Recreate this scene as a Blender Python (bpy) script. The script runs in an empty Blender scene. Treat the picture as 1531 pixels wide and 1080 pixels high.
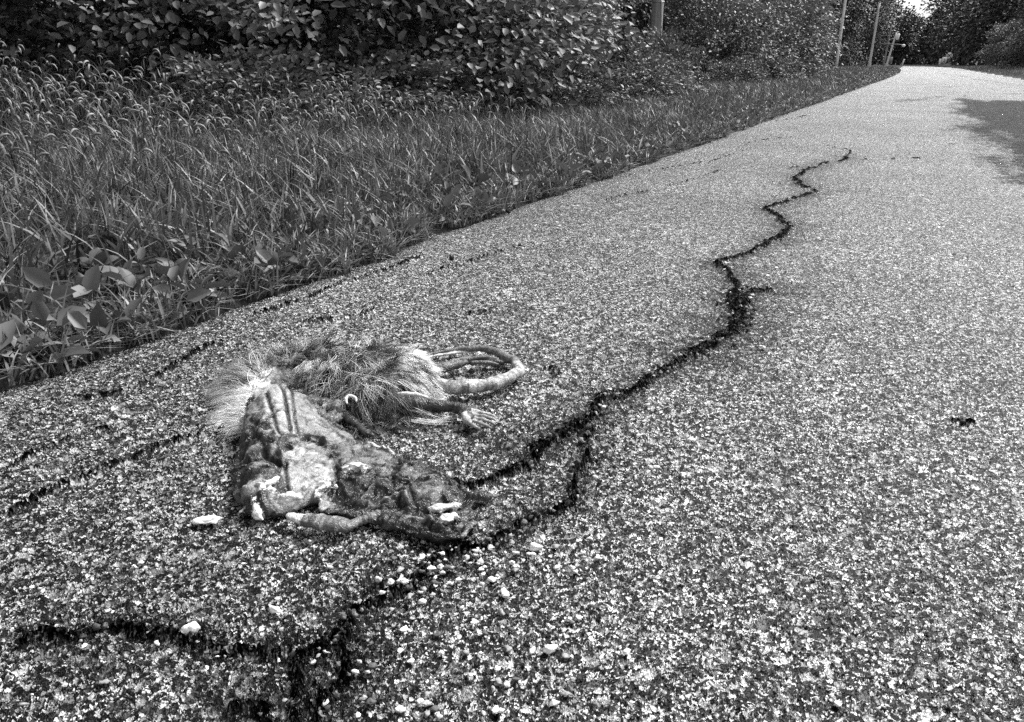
import bpy, math, random
import numpy as np
from mathutils import Vector, noise as mn
from mathutils.kdtree import KDTree
random.seed(7)
rng = np.random.default_rng(7)
scene = bpy.context.scene
R = math.radians

# ------------------------------------------------------------------ camera
F, CX, CY, H = 1150.0, 765.5, 540.0, 0.42
PITCH = math.atan((CY-95)/F)
YAW = math.atan((1390-CX)/F*math.cos(PITCH))
cam = bpy.data.cameras.new('camera'); camo = bpy.data.objects.new('camera', cam)
scene.collection.objects.link(camo); scene.camera = camo
cam.sensor_width = 36.0; cam.lens = 36.0*F/1531.0
cam.clip_start = 0.02; cam.clip_end = 2000
camo.location = (0, 0, H); camo.rotation_euler = (math.pi/2-PITCH, 0, YAW)
scene.render.resolution_x = 1024; scene.render.resolution_y = 722

def ray(px, py):
    x = (px-CX)/F; y = -(py-CY)/F
    fy = math.cos(PITCH)+y*math.sin(PITCH); fz = -math.sin(PITCH)+y*math.cos(PITCH)
    s, c = math.sin(YAW), math.cos(YAW)
    return (-fy*s+x*c, fy*c+x*s, fz)
def W(px, py, z=0.0):          # a photograph pixel to the place point at height z
    d = ray(px, py); t = (z-H)/d[2]
    return (d[0]*t, d[1]*t, z)
def at(px, Y):                 # lateral position of a picture column at road distance Y
    d = ray(px, 95); t = Y/d[1]
    return d[0]*t
def zat(px, py, Y):            # height seen at a picture row there
    d = ray(px, py); return H+d[2]/d[1]*Y

# ------------------------------------------------------------------ light
SUN_EL, SUN_AZ = R(50), R(24)     # azimuth from the road direction (+Y), clockwise positive
wd = bpy.data.worlds.new('World'); scene.world = wd; wd.use_nodes = True
nt = wd.node_tree; nt.nodes.clear()
sky = nt.nodes.new('ShaderNodeTexSky'); sky.sky_type = 'NISHITA'; sky.sun_disc = False
sky.sun_elevation = SUN_EL; sky.sun_rotation = SUN_AZ; sky.dust_density = 4; sky.air_density = 1.5
bw = nt.nodes.new('ShaderNodeRGBToBW'); bg = nt.nodes.new('ShaderNodeBackground')
ow = nt.nodes.new('ShaderNodeOutputWorld'); bg.inputs['Strength'].default_value = 0.13
nt.links.new(sky.outputs[0], bw.inputs[0]); nt.links.new(bw.outputs[0], bg.inputs[0]); nt.links.new(bg.outputs[0], ow.inputs[0])
sl = bpy.data.lights.new('sun', 'SUN'); sl.energy = 2.6; sl.angle = R(13); sl.color = (1, 1, 1)
so = bpy.data.objects.new('sun', sl); scene.collection.objects.link(so)
sd = Vector((math.sin(SUN_AZ)*math.cos(SUN_EL), math.cos(SUN_AZ)*math.cos(SUN_EL), math.sin(SUN_EL)))
so.rotation_euler = sd.to_track_quat('Z', 'Y').to_euler(); so.location = sd*30
scene.view_settings.view_transform = 'Standard'; scene.view_settings.look = 'None'
scene.view_settings.exposure = 1.12; scene.view_settings.gamma = 1
scene.cycles.use_denoising = False
scene.cycles.max_bounces = 5; scene.cycles.diffuse_bounces = 3; scene.cycles.transparent_max_bounces = 8
scene.cycles.sample_clamp_indirect = 4

# ------------------------------------------------------------------ helpers
COL = scene.collection
def tag(o, label=None, cat=None, group=None, kind=None):
    if label: o['label'] = label
    if cat: o['category'] = cat
    if group: o['group'] = group
    if kind: o['kind'] = kind
    return o
def empty(name, loc, rz=0, **k):
    o = bpy.data.objects.new(name, None); COL.objects.link(o); o.location = loc; o.rotation_euler.z = rz
    o.empty_display_size = .1
    return tag(o, **k)
def mesh(name, V, Fs, mat=None, parent=None, smooth=False, attrs=None):
    me = bpy.data.meshes.new(name)
    V = np.asarray(V, dtype=np.float32)
    if not isinstance(Fs, list): Fs = [Fs]
    Fs = [np.asarray(f, dtype=np.int32) for f in Fs if len(f)]
    me.vertices.add(len(V)); me.vertices.foreach_set('co', V.ravel())
    tot = sum(f.size for f in Fs); nf = sum(len(f) for f in Fs)
    me.loops.add(tot); me.polygons.add(nf)
    me.loops.foreach_set('vertex_index', np.concatenate([f.ravel() for f in Fs]))
    st = []; c = 0
    for f in Fs:
        st.append(c+np.arange(len(f))*f.shape[1]); c += f.size
    me.polygons.foreach_set('loop_start', np.concatenate(st).astype(np.int32))
    me.update(calc_edges=True); me.validate()
    if smooth: me.polygons.foreach_set('use_smooth', np.ones(len(me.polygons), bool))
    for k, a in (attrs or {}).items():
        at_ = me.attributes.new(k, 'FLOAT', 'POINT'); at_.data.foreach_set('value', np.asarray(a, np.float32))
    if mat: me.materials.append(mat)
    o = bpy.data.objects.new(name, me); COL.objects.link(o)
    if parent: o.parent = parent
    return o
class MB:
    """collects quads / tris of several shapes into one mesh"""
    def __init__(s): s.V = []; s.T = []; s.Q = []; s.n = 0
    def add(s, V, Q=(), T=()):
        V = np.asarray(V, float); s.V.append(V)
        if len(Q): s.Q.append(np.asarray(Q)+s.n)
        if len(T): s.T.append(np.asarray(T)+s.n)
        s.n += len(V)
    def box(s, c, d, rot=None):
        v = np.array([[x, y, z] for x in (-.5, .5) for y in (-.5, .5) for z in (-.5, .5)])*np.array(d)
        if rot is not None: v = v @ np.array(rot.to_matrix()).T
        s.add(v+np.array(c), [(0,1,3,2),(4,6,7,5),(0,4,5,1),(2,3,7,6),(0,2,6,4),(1,5,7,3)])
    def tube(s, P, r, n=8, flat=1.0, cap=True):
        P = np.asarray(P, float); r = np.broadcast_to(np.asarray(r, float), (len(P),))
        T = np.gradient(P, axis=0); T /= np.linalg.norm(T, axis=1)[:, None]+1e-12
        up = np.array([0, 0, 1.]) if abs(T[:, 2]).mean() < .8 else np.array([1., 0, 0])
        A = np.cross(T, up); A /= np.linalg.norm(A, axis=1)[:, None]+1e-12
        B = np.cross(A, T)
        th = np.arange(n)/n*2*math.pi
        V = P[:, None]+r[:, None, None]*(np.cos(th)[None, :, None]*A[:, None]+flat*np.sin(th)[None, :, None]*B[:, None])
        V = V.reshape(-1, 3); Q = []
        for i in range(len(P)-1):
            for j in range(n):
                Q.append((i*n+j, i*n+(j+1) % n, (i+1)*n+(j+1) % n, (i+1)*n+j))
        Tt = []
        if cap:
            V = np.vstack([V, P[0], P[-1]]); a, b = len(V)-2, len(V)-1; m = (len(P)-1)*n
            for j in range(n):
                Tt.append((a, (j+1) % n, j)); Tt.append((b, m+j, m+(j+1) % n))
        s.add(V, Q, Tt)
    def blob(s, c, r, rz=0, nu=14, nv=9, rough=0, seed=0):
        u = np.arange(nu)/nu*2*math.pi; v = (np.arange(nv)+1)/(nv+1)*math.pi
        d = np.array([[math.sin(b)*math.cos(a), math.sin(b)*math.sin(a), math.cos(b)] for b in v for a in u]+[[0, 0, 1], [0, 0, -1]])
        if rough:
            k = np.array([mn.noise(Vector(q)*1.7+Vector((seed*7.1, seed*3.3, 0))) for q in d]); d = d*(1+rough*k)[:, None]
        d = d*np.array(r); cz, sz = math.cos(rz), math.sin(rz)
        d = np.stack([d[:, 0]*cz-d[:, 1]*sz, d[:, 0]*sz+d[:, 1]*cz, d[:, 2]], 1)+np.array(c)
        Q = [(i*nu+j, (i+1)*nu+j, (i+1)*nu+(j+1) % nu, i*nu+(j+1) % nu) for i in range(nv-1) for j in range(nu)]
        t, b = nu*nv, nu*nv+1
        T = [(t, j, (j+1) % nu) for j in range(nu)]+[(b, (nv-1)*nu+(j+1) % nu, (nv-1)*nu+j) for j in range(nu)]
        s.add(d, Q, T)
    def build(s, name, mat, parent=None, smooth=False, attrs=None):
        Fs = []
        if s.Q: Fs.append(np.concatenate(s.Q))
        if s.T: Fs.append(np.concatenate(s.T))
        return mesh(name, np.concatenate(s.V), Fs, mat, parent, smooth, attrs)
def smooth_path(P, n):
    """Catmull-Rom through the points; extra columns (radius) ride along"""
    P = np.asarray(P, float); P = np.vstack([2*P[0]-P[1], P, 2*P[-1]-P[-2]])
    m = len(P)-3; out = []
    for t in np.linspace(0, m-1e-6, n):
        i = int(t); u = t-i; a, b, c, d = P[i:i+4]
        out.append(.5*((2*b)+(c-a)*u+(2*a-5*b+4*c-d)*u*u+(-a+3*b-3*c+d)*u**3))
    return np.array(out)
def segdist(P, poly, closed=False):
    """distance of points P (N,2) to a polyline"""
    poly = np.asarray(poly, float); n = len(poly); best = np.full(len(P), 1e9); tt = np.zeros(len(P))
    for i in range(n if closed else n-1):
        a, b = poly[i], poly[(i+1) % n]; ab = b-a; L = ab@ab+1e-12
        t = np.clip(((P-a)@ab)/L, 0, 1); d = np.hypot(*(P-(a+t[:, None]*ab)).T)
        m = d < best; best[m] = d[m]; tt[m] = i+t[m]
    return best, tt
def inside(P, poly):
    poly = np.asarray(poly, float); r = np.zeros(len(P), bool); n = len(poly)
    for i in range(n):
        a, b = poly[i], poly[(i+1) % n]
        c = ((a[1] > P[:, 1]) != (b[1] > P[:, 1]))
        with np.errstate(divide='ignore', invalid='ignore'):
            x = (b[0]-a[0])*(P[:, 1]-a[1])/(b[1]-a[1])+a[0]
        r ^= c & (P[:, 0] < x)
    return r
_tab = rng.random((256, 256))
def vnoise(x, y, seed=0):      # smooth value noise in 0..1
    x = np.asarray(x)+seed*17.3; y = np.asarray(y)+seed*9.1
    i = np.floor(x).astype(int); j = np.floor(y).astype(int); u = x-i; v = y-j
    u = u*u*(3-2*u); v = v*v*(3-2*v)
    g = lambda a, b: _tab[a & 255, b & 255]
    return (g(i, j)*(1-u)+g(i+1, j)*u)*(1-v)+(g(i, j+1)*(1-u)+g(i+1, j+1)*u)*v
def fnoise(x, y, o=4, seed=0):
    s = 0; a = .5
    for k in range(o): s = s+a*vnoise(x*2**k, y*2**k, seed+k); a *= .5
    return s/(1-.5**o)

# node material helper
class NM:
    def __init__(s, name):
        s.m = bpy.data.materials.new(name); s.m.use_nodes = True; s.t = s.m.node_tree
        s.b = s.t.nodes['Principled BSDF']; s.out = s.t.nodes['Material Output']
    def n(s, ty, ins=None, **k):
        x = s.t.nodes.new(ty)
        for a, v in k.items(): setattr(x, a, v)
        for a, v in (ins or {}).items():
            if isinstance(v, bpy.types.NodeSocket): s.t.links.new(v, x.inputs[a])
            else: x.inputs[a].default_value = v
        return x
    def math(s, op, a, b=None, c=None, clamp=False):
        x = s.n('ShaderNodeMath', operation=op, use_clamp=clamp)
        for i, v in enumerate((a, b, c)):
            if v is None: continue
            if isinstance(v, bpy.types.NodeSocket): s.t.links.new(v, x.inputs[i])
            else: x.inputs[i].default_value = v
        return x.outputs[0]
    def ramp(s, fac, stops, interp='LINEAR'):
        x = s.n('ShaderNodeValToRGB', {'Fac': fac}); cr = x.color_ramp; cr.interpolation = interp
        while len(cr.elements) < len(stops): cr.elements.new(.5)
        for e, (p, v) in zip(cr.elements, stops): e.position = p; e.color = (v, v, v, 1)
        return x.outputs[0]
    def maprange(s, v, a, b, c=0., d=1., t='SMOOTHSTEP'):
        return s.n('ShaderNodeMapRange', {'Value': v, 'From Min': a, 'From Max': b, 'To Min': c, 'To Max': d}, interpolation_type=t).outputs[0]
    def mix(s, f, a, b):
        x = s.n('ShaderNodeMix', data_type='FLOAT')
        for k, v in (('Factor', f), ('A', a), ('B', b)):
            i = {'Factor': 0, 'A': 2, 'B': 3}[k]
            if isinstance(v, bpy.types.NodeSocket): s.t.links.new(v, x.inputs[i])
            else: x.inputs[i].default_value = v
        return x.outputs[0]
    def set(s, **k):
        for a, v in k.items():
            a = {'color': 'Base Color', 'rough': 'Roughness', 'spec': 'Specular IOR Level', 'metal': 'Metallic', 'normal': 'Normal'}.get(a, a)
            if isinstance(v, bpy.types.NodeSocket): s.t.links.new(v, s.b.inputs[a])
            elif a == 'Base Color': s.b.inputs[a].default_value = (v, v, v, 1)
            else: s.b.inputs[a].default_value = v
        return s.m
    def attr(s, name): return s.n('ShaderNodeAttribute', attribute_name=name).outputs['Fac']
    def obj(s): return s.n('ShaderNodeTexCoord').outputs['Object']
    def noise(s, co, scale, detail=4, rough=.6, lac=2, dist=0):
        return s.n('ShaderNodeTexNoise', {'Vector': co, 'Scale': scale, 'Detail': detail, 'Roughness': rough, 'Distortion': dist}).outputs['Fac']
    def bump(s, h, dist=.001, strength=1., normal=None):
        x = s.n('ShaderNodeBump', {'Height': h, 'Distance': dist, 'Strength': strength})
        if normal is not None: s.t.links.new(normal, x.inputs['Normal'])
        return x.outputs[0]

# ------------------------------------------------------------------ cracks (road features, as map polylines)
def P2(pts): return [W(x, y)[:2] for x, y in pts]
CRACKS = [   # points in the photograph, half width in metres
 ([(1265,232),(1262,238),(1235,242),(1206,252),(1197,258),(1190,268),(1200,276),(1216,281),(1208,288),(1175,299),(1146,308),(1160,318),(1172,330),(1176,342),(1158,354)], .020),
 ([(1158,354),(1128,372),(1095,384),(1076,388),(1086,397),(1090,410),(1100,425),(1096,445),(1104,465),(1092,490)], .014),
 ([(1150,430),(1125,432),(1112,445),(1110,470),(1098,492)], .016),
 ([(1096,430),(1104,455),(1108,470),(1090,492),(1070,505),(1050,520)], .022),
 ([(1104,470),(1090,492),(1072,504),(1048,520),(1020,536),(988,550),(962,566),(950,576),(930,583),(900,584)], .0085),
 ([(900,584),(896,600),(884,618),(862,630),(838,644),(812,660),(796,680),(786,690)], .009),
 ([(888,612),(868,628),(840,640),(805,665)], .015),
 ([(786,690),(760,702),(735,716),(700,724),(680,720)], .004),
 ([(888,604),(886,630),(878,655),(876,680),(862,702),(858,722),(852,742),(820,758),(790,770),(770,782)], .0052),
 ([(770,782),(745,798),(725,812),(690,818),(655,824),(632,848),(606,872),(572,886),(540,900),(518,908)], .0045),
 ([(700,815),(655,824),(632,848),(606,872),(572,886),(540,900),(518,908)], .0052),
 ([(518,908),(524,930),(514,948),(512,972),(522,990),(508,1010),(490,1030),(482,1055),(468,1080),(460,1120)], .0052),
 ([(512,940),(480,960),(448,972),(446,1010),(440,1040),(436,1085)], .003),
 ([(30,955),(60,942),(92,946),(120,942),(152,930),(188,932),(215,942),(262,940),(280,948),(312,962),(335,970),(372,966),(420,972),(460,966),(505,944)], .0032),
 ([(350,1050),(380,1052),(400,1078)], .006),
 ([(448,1052),(470,1040),(486,1046)], .008),
 ([(20,765),(52,742),(90,722),(130,708),(170,692),(205,680),(236,664),(262,655),(300,648),(340,640)], .0016),
 ([(10,700),(60,672),(120,650),(160,640)], .001),
 ([(100,598),(170,588),(215,570),(262,545),(300,522),(340,508)], .0022),
 ([(380,470),(420,458),(470,440),(520,420),(565,408),(600,395),(640,380)], .0022),
 ([(450,480),(520,474),(560,462)], .0016),
 ([(640,410),(700,392),(760,372),(800,366)], .002),
 ([(900,300),(960,288),(1030,270),(1080,252)], .003),
 ([(940,262),(1010,248),(1070,238),(1120,222)], .004),
 ([(1110,215),(1150,207),(1188,204)], .010),
 ([(1232,216),(1250,221),(1270,224),(1268,232)], .009),
 ([(1270,238),(1310,238),(1360,237),(1400,237)], .006),
 ([(1140,182),(1180,178),(1215,172)], .015),
 ([(1150,270),(1165,272),(1170,275)], .004),
 ([(1180,250),(1195,246)], .008),
 ([(812,548),(835,552),(838,556)], .002),
 ([(700,470),(740,462)], .002),
 ([(1420,631),(1440,633),(1450,632)], .0028),
]
def jag(p, w):
    S = smooth_path(P2(p), len(p)*14); L = np.concatenate([[0], np.cumsum(np.hypot(*(S[1:]-S[:-1]).T))]); d_ = np.hypot(*S.T).mean()
    f = 1/(.016+.012*d_); a = .45*w+.0035*d_; k = rng.integers(0, 99)
    S = S+np.stack([fnoise(L*f, L*0+k, 3)-.5, fnoise(L*f, L*0+k+40, 3)-.5], 1)*2*a
    return S
CR = [(jag(p, w), w*(1.05 if w < .0026 else 1.)) for p, w in CRACKS]
# ------------------------------------------------------------------ polar sheets graded with distance from the camera foot
def fan(rows, half_fov, da, coarse):
    a0 = YAW   # heading measured from +Y towards -X
    fine = np.arange(-half_fov, half_fov+da/2, da)
    rest = np.arange(half_fov+coarse, 2*math.pi-half_fov-coarse/2, coarse)
    ang = np.concatenate([fine, rest]) + a0
    rr, aa = np.meshgrid(rows, ang, indexing='ij')
    X = -np.sin(aa)*rr; Y = np.cos(aa)*rr
    nr, na = rr.shape; idx = np.arange(nr*na).reshape(nr, na)
    nx = np.roll(idx, -1, 1)
    Q = np.stack([idx[:-1], idx[1:], nx[1:], nx[:-1]], -1).reshape(-1, 4)
    Q = Q[:, ::-1]
    return X.ravel(), Y.ravel(), Q
def rowlist(r0, r1, px, mn_=0.0006):
    r = [r0]
    while r[-1] < r1:
        d = max(mn_, (r[-1]**2+H*H)/(H*F*0.669)*px)
        r.append(r[-1]+min(d, r[-1]*.12))
    return np.array(r)
EDGE_L = -1.135
def edge_l(Y): return EDGE_L + .016 - .09*np.clip(fnoise(Y*5.5, Y*0+77, 3)-.58, 0, 1)*3 + .03*(fnoise(Y*2.3, Y*0+3, 3)-.5)*2 + 0.022*(vnoise(Y*17, Y*0+8)-.5)*2 - .04*np.clip(Y-20, 0, 300)**1.0*.35 * .0
def edge_r(Y): return 2.56 + .03*(fnoise(Y*1.7, Y*0+31, 3)-.5)*2
# ---- road
def road_far_bend(Y):  # the road drifts a little to the left before it dips out of sight
    return -0.0004*np.clip(Y-22, 0, 60)**2-.02*np.clip(Y-82, 0, 400)
rows = rowlist(.16, 330, 1.15)
X, Y, Q = fan(rows, R(44), R(.085), R(4))
P = np.stack([X, Y], 1)
crk = np.full(len(P), -1.0, np.float32)
dist = np.hypot(X, Y)
wob = (fnoise(X*40, Y*40, 3)-.5)*2
for k, (pl, w) in enumerate(CR):
    lo, hi = pl.min(0)-.2, pl.max(0)+.2
    m = np.where((X > lo[0]) & (X < hi[0]) & (Y > lo[1]) & (Y < hi[1]))[0]
    if not len(m): continue
    d, t = segdist(P[m], pl)
    ww = w*(.95 if w < .012 else .75)*(.25+1.3*vnoise(t*.45, t*0+k*5))
    v = (1.45 if w < .0045 else 1.1)-(d+wob[m]*.0035*min(1, .25+w/.01))/ww
    soft = np.clip(v, -1, 1.5)
    crk[m] = np.maximum(crk[m], soft)
# zone round the wide cracks where the surface is broken and dark between the stones
brk = np.zeros(len(P), np.float32)
for k in (0, 1, 2, 3, 4, 5, 6, 8, 9, 10, 11, 12, 13, 14, 15):
    pl, w = CR[k]
    lo, hi = pl.min(0)-.2, pl.max(0)+.2
    m = np.where((X > lo[0]) & (X < hi[0]) & (Y > lo[1]) & (Y < hi[1]))[0]
    d, t = segdist(P[m], pl); brk[m] = np.maximum(brk[m], np.exp(-(d/((w*2.9+.009)*(.5+1.2*vnoise(t*.3, t*0+k))))**2))
# the darker patch of newer surface at the right
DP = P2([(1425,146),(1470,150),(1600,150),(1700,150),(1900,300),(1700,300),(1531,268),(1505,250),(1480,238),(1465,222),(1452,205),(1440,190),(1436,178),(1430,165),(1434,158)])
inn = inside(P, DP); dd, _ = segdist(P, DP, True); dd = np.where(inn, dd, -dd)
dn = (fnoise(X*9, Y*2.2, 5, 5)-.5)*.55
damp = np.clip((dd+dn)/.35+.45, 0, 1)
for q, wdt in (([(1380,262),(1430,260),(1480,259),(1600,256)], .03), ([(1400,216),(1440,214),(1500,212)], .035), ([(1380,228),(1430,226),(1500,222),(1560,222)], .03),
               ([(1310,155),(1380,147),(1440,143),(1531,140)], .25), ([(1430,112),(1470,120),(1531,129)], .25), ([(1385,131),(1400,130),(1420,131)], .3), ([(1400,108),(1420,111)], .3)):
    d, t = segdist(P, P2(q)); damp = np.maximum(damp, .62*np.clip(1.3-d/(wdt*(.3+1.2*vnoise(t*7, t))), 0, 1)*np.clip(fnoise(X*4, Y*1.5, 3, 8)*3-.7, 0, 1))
xl, xr = edge_l(Y)+road_far_bend(Y), edge_r(Y)-.0009*np.clip(Y-82, 0, 400)**2
cx = X
qx = X[Q]; keep = ((qx > (xl-.03)[Q]).all(1)) & ((qx < (xr+.05)[Q]).all(1))
Q = Q[keep]
brk = np.maximum(brk, .95*np.exp(-(np.clip(X-xl, 0, 9)/(.025+.07*fnoise(X*0+2, Y*3, 3)))**2))
Z = np.zeros(len(P))
Z += (fnoise(X*1.1, Y*1.1, 3, 2)-.5)*.012*np.clip(dist/1.5, 0, 1)
Z -= .006*np.clip(brk, 0, 1)
Z -= .05*np.clip((X-2.3)/1.0, 0, 1)**2 + .02*np.clip((EDGE_L+.12-X)/.12, 0, 1)**2
Z += .0
xq = np.clip(X, xl-.01, xr+.01); far_ = Y > 4; used_ = np.zeros(len(X), bool); used_[Q.ravel()] = True; X = np.where(far_ & used_, xq, X)
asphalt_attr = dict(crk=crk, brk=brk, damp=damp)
# ------------------------------------------------------------------ asphalt
def asphalt():
    s = NM('asphalt'); co = s.obj()
    n1 = s.n('ShaderNodeTexNoise', {'Vector': co, 'Scale': 260., 'Detail': 2.}).outputs['Color']
    off = s.n('ShaderNodeVectorMath', {0: n1, 1: (.5, .5, .5)}, operation='SUBTRACT').outputs[0]
    sc = s.n('ShaderNodeVectorMath', {0: off, 'Scale': .006}, operation='SCALE').outputs[0]
    cd = s.n('ShaderNodeVectorMath', {0: co, 1: sc}, operation='ADD').outputs[0]
    def vor(scale, feat='F1', rnd=1.):
        return s.n('ShaderNodeTexVoronoi', {'Vector': cd, 'Scale': scale, 'Randomness': rnd}, voronoi_dimensions='2D', feature=feat)
    def layer(scale, stops, gap):
        v = vor(scale); e = vor(scale, 'DISTANCE_TO_EDGE')
        r = s.n('ShaderNodeSeparateColor', {'Color': v.outputs['Color']})
        mask = s.maprange(e.outputs['Distance'], gap*.35, gap)
        col = s.ramp(r.outputs[0], stops)
        tone = s.noise(cd, scale*1.7, 3, .7)
        col = s.math('MULTIPLY', col, s.maprange(tone, .25, .75, .55, 1.3, 'LINEAR'))
        return col, mask, r.outputs[1], v.outputs['Distance']
    cA, mA, rA, dA = layer(215, [(0, .02), (.3, .05), (.46, .12), (.64, .34), (.84, .80), (1, 1.)], .22)
    cB, mB, rB, dB = layer(460, [(0, .01), (.5, .04), (.65, .3), (.85, .8), (1, 1.)], .2)
    cC, mC, rC, dC = layer(100, [(0, .06), (.4, .2), (.7, .55), (1, .95)], .14)
    # which stones stand proud: some coarse ones, else the middle size, else grit
    big = s.math('MULTIPLY', s.maprange(rC, .78, .80), mC)
    n2 = s.noise(co, 3.2, 4, .6)
    big = s.math('MULTIPLY', big, s.maprange(n2, .38, .62))
    mid = s.math('MULTIPLY', s.maprange(rA, .30, .34), mA)
    base = s.math('MULTIPLY', cB, mB)
    col = s.mix(mid, base, cA); col = s.mix(big, col, cC)
    # wear: areas where binder hides more of the stones
    n3 = s.noise(co, 1.1, 5, .65); n4 = s.noise(co, 17, 4, .65)
    bind = s.math('ADD', s.maprange(n3, .35, .65, .0, .32, 'LINEAR'), s.maprange(n4, .5, .8, 0, .35, 'LINEAR'))
    col = s.math('MULTIPLY', col, s.math('SUBTRACT', 1.0, bind))
    n5 = s.noise(co, 130, 3, .65)
    col = s.math('MULTIPLY', col, s.maprange(n5, .36, .50, .24, 1.0))
    h = s.math('ADD', s.math('MULTIPLY', mB, .0009), s.math('MULTIPLY', mid, s.math('MULTIPLY_ADD', rA, .0020, .0008)))
    h = s.math('ADD', h, s.math('MULTIPLY', big, .0022))
    h = s.math('ADD', h, s.math('MULTIPLY', n5, .0030))
    # cracks
    k = s.attr('crk'); kn = s.noise(co, 110, 5, .8)
    kk = s.math('ADD', k, s.math('MULTIPLY', s.math('SUBTRACT', kn, .52), 2.6))
    km = s.maprange(kk, -.12, .55)
    br = s.math('MULTIPLY', s.attr('brk'), s.maprange(s.noise(co, 85, 4, .7), .42, .56))
    col = s.math('MULTIPLY', col, s.math('SUBTRACT', 1.0, s.math('MULTIPLY', km, .82)))
    col = s.math('MULTIPLY', col, s.math('SUBTRACT', 1.0, s.math('MULTIPLY', br, .8), clamp=True))
    h = s.math('SUBTRACT', h, s.math('MULTIPLY', s.maprange(kk, -.2, 1.0), .009))
    h = s.math('SUBTRACT', h, s.math('MULTIPLY', br, .003))
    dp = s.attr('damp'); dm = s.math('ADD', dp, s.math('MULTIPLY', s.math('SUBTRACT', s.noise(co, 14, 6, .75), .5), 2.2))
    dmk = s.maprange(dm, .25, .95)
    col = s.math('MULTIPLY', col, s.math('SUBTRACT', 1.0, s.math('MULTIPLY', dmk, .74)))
    rough = s.mix(dmk, .5, .85)
    spec = s.mix(dmk, s.maprange(col, .03, .35, .14, .8, 'LINEAR'), .10)
    spec = s.math('MULTIPLY', spec, s.math('SUBTRACT', 1.0, km))
    d = s.n('ShaderNodeDisplacement', {'Height': h, 'Midlevel': .0, 'Scale': 1.0})
    s.t.links.new(d.outputs[0], s.out.inputs['Displacement'])
    s.m.displacement_method = 'BOTH'
    return s.set(color=col, rough=rough, spec=spec)
M_ASPH = asphalt()
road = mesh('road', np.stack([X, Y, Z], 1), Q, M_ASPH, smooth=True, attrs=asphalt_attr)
# drop the points no face uses
import bmesh
bm = bmesh.new(); bm.from_mesh(road.data); bmesh.ops.delete(bm, geom=[v for v in bm.verts if not v.link_faces], context='VERTS'); bm.to_mesh(road.data); bm.free()
tag(road, kind='structure')

# ------------------------------------------------------------------ soil ground
def ground_z(x, y):
    xl = edge_l(y)+road_far_bend(y); xr = edge_r(y)-.0009*np.clip(y-82, 0, 400)**2
    o = np.maximum(xl-x, x-xr)          # metres outside the road
    n = (fnoise(x*3, y*3, 4, 4)-.5)
    z = np.where(o > 0, .004+.022*np.clip(o/.25, 0, 1)+.05*np.clip((o-1.5)/2, 0, 1), -.05+.054*np.clip(1+o/.05, 0, 1))
    z = z + n*.02*np.clip(o/.1, 0, 1) + (fnoise(x*25, y*25, 3, 6)-.5)*.012*np.clip(o/.03+1, 0, 1)
    return z
gr = rowlist(.16, 420, 5)
X, Y, Q = fan(gr, R(44), R(.35), R(5))
Z = ground_z(X, Y)
s = NM('soil'); co = s.obj()
c = s.ramp(s.noise(co, 30, 6, .7), [(.3, .012), (.5, .035), (.7, .09)])
M_SOIL = s.set(color=c, rough=.95, spec=.1, normal=s.bump(s.noise(co, 90, 5, .7), .01))
ground = mesh('ground', np.stack([X, Y, Z], 1), Q, M_SOIL, smooth=True); tag(ground, kind='structure')

# ------------------------------------------------------------------ plant materials
def leafmat(name, lo, hi, rough=.45, spec=.4, trans=.25, scale=None):
    s = NM(name); r = s.attr('rnd')
    col = s.ramp(r, [(0, lo), (.6, lo*.5+hi*.5), (1, hi)])
    bsdf = s.b; s.set(color=col, rough=rough, spec=spec)
    t = s.n('ShaderNodeBsdfTranslucent', {'Color': col}); mx = s.n('ShaderNodeMixShader', {0: trans, 1: bsdf.outputs[0], 2: t.outputs[0]})
    s.t.links.new(mx.outputs[0], s.out.inputs['Surface'])
    return s.m
M_GRASS = leafmat('grass_blade', .012, .32, .45, .35, .12)
M_DRY = leafmat('dry_blade', .03, .36, .7, .2, .1)
M_WEED = leafmat('weed_leaf', .07, .17, .5, .3, .12)
M_BUSH = leafmat('bush_leaf', .04, .21, .45, .3, .18)
M_TREE = leafmat('tree_leaf', .012, .12, .5, .4, .1)
M_TREE2 = leafmat('pale_tree_leaf', .06, .22, .5, .4, .15)
s = NM('bark'); co = s.obj(); nb = s.noise(co, 14, 5, .7)
M_BARK = s.set(color=s.ramp(nb, [(.3, .02), (.7, .08)]), rough=.9, spec=.1, normal=s.bump(nb, .02))

def blades(P, h, w, lean, az, nseg=3, rnd=None, droop=1.6, twist=None):
    """curved grass blades: P (n,3) roots"""
    n = len(P); t = np.linspace(0, 1, nseg+1)
    dirx, diry = np.cos(az), np.sin(az)
    tw = az+math.pi/2 if twist is None else twist
    sx, sy = np.cos(tw), np.sin(tw)
    horiz = (lean*h)[:, None]*t**droop
    vert = h[:, None]*(t-(.35*lean[:, None])*t**2.2)
    cx = P[:, 0:1]+dirx[:, None]*horiz; cy = P[:, 1:2]+diry[:, None]*horiz; cz = P[:, 2:3]+vert
    wid = (w[:, None]*(1-t**1.8*.999)*(.55+.9*t-.45*t*t)*.5)
    V = np.zeros((n, nseg+1, 2, 3))
    for k, sg in ((0, -1), (1, 1)):
        V[:, :, k, 0] = cx+sg*sx[:, None]*wid; V[:, :, k, 1] = cy+sg*sy[:, None]*wid; V[:, :, k, 2] = cz
    V = V.reshape(-1, 3); b = np.arange(n)[:, None]*(nseg+1)*2
    q = np.array([[2*i, 2*i+1, 2*i+3, 2*i+2] for i in range(nseg)])
    Q = (b[:, :, None]+q[None]).reshape(-1, 4)
    r = np.repeat(rng.random(n) if rnd is None else rnd, (nseg+1)*2)
    return V, Q, r
def scatter(n, x0, x1, y0, y1):
    return rng.uniform(x0, x1, n), rng.uniform(y0, y1, n)
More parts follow.
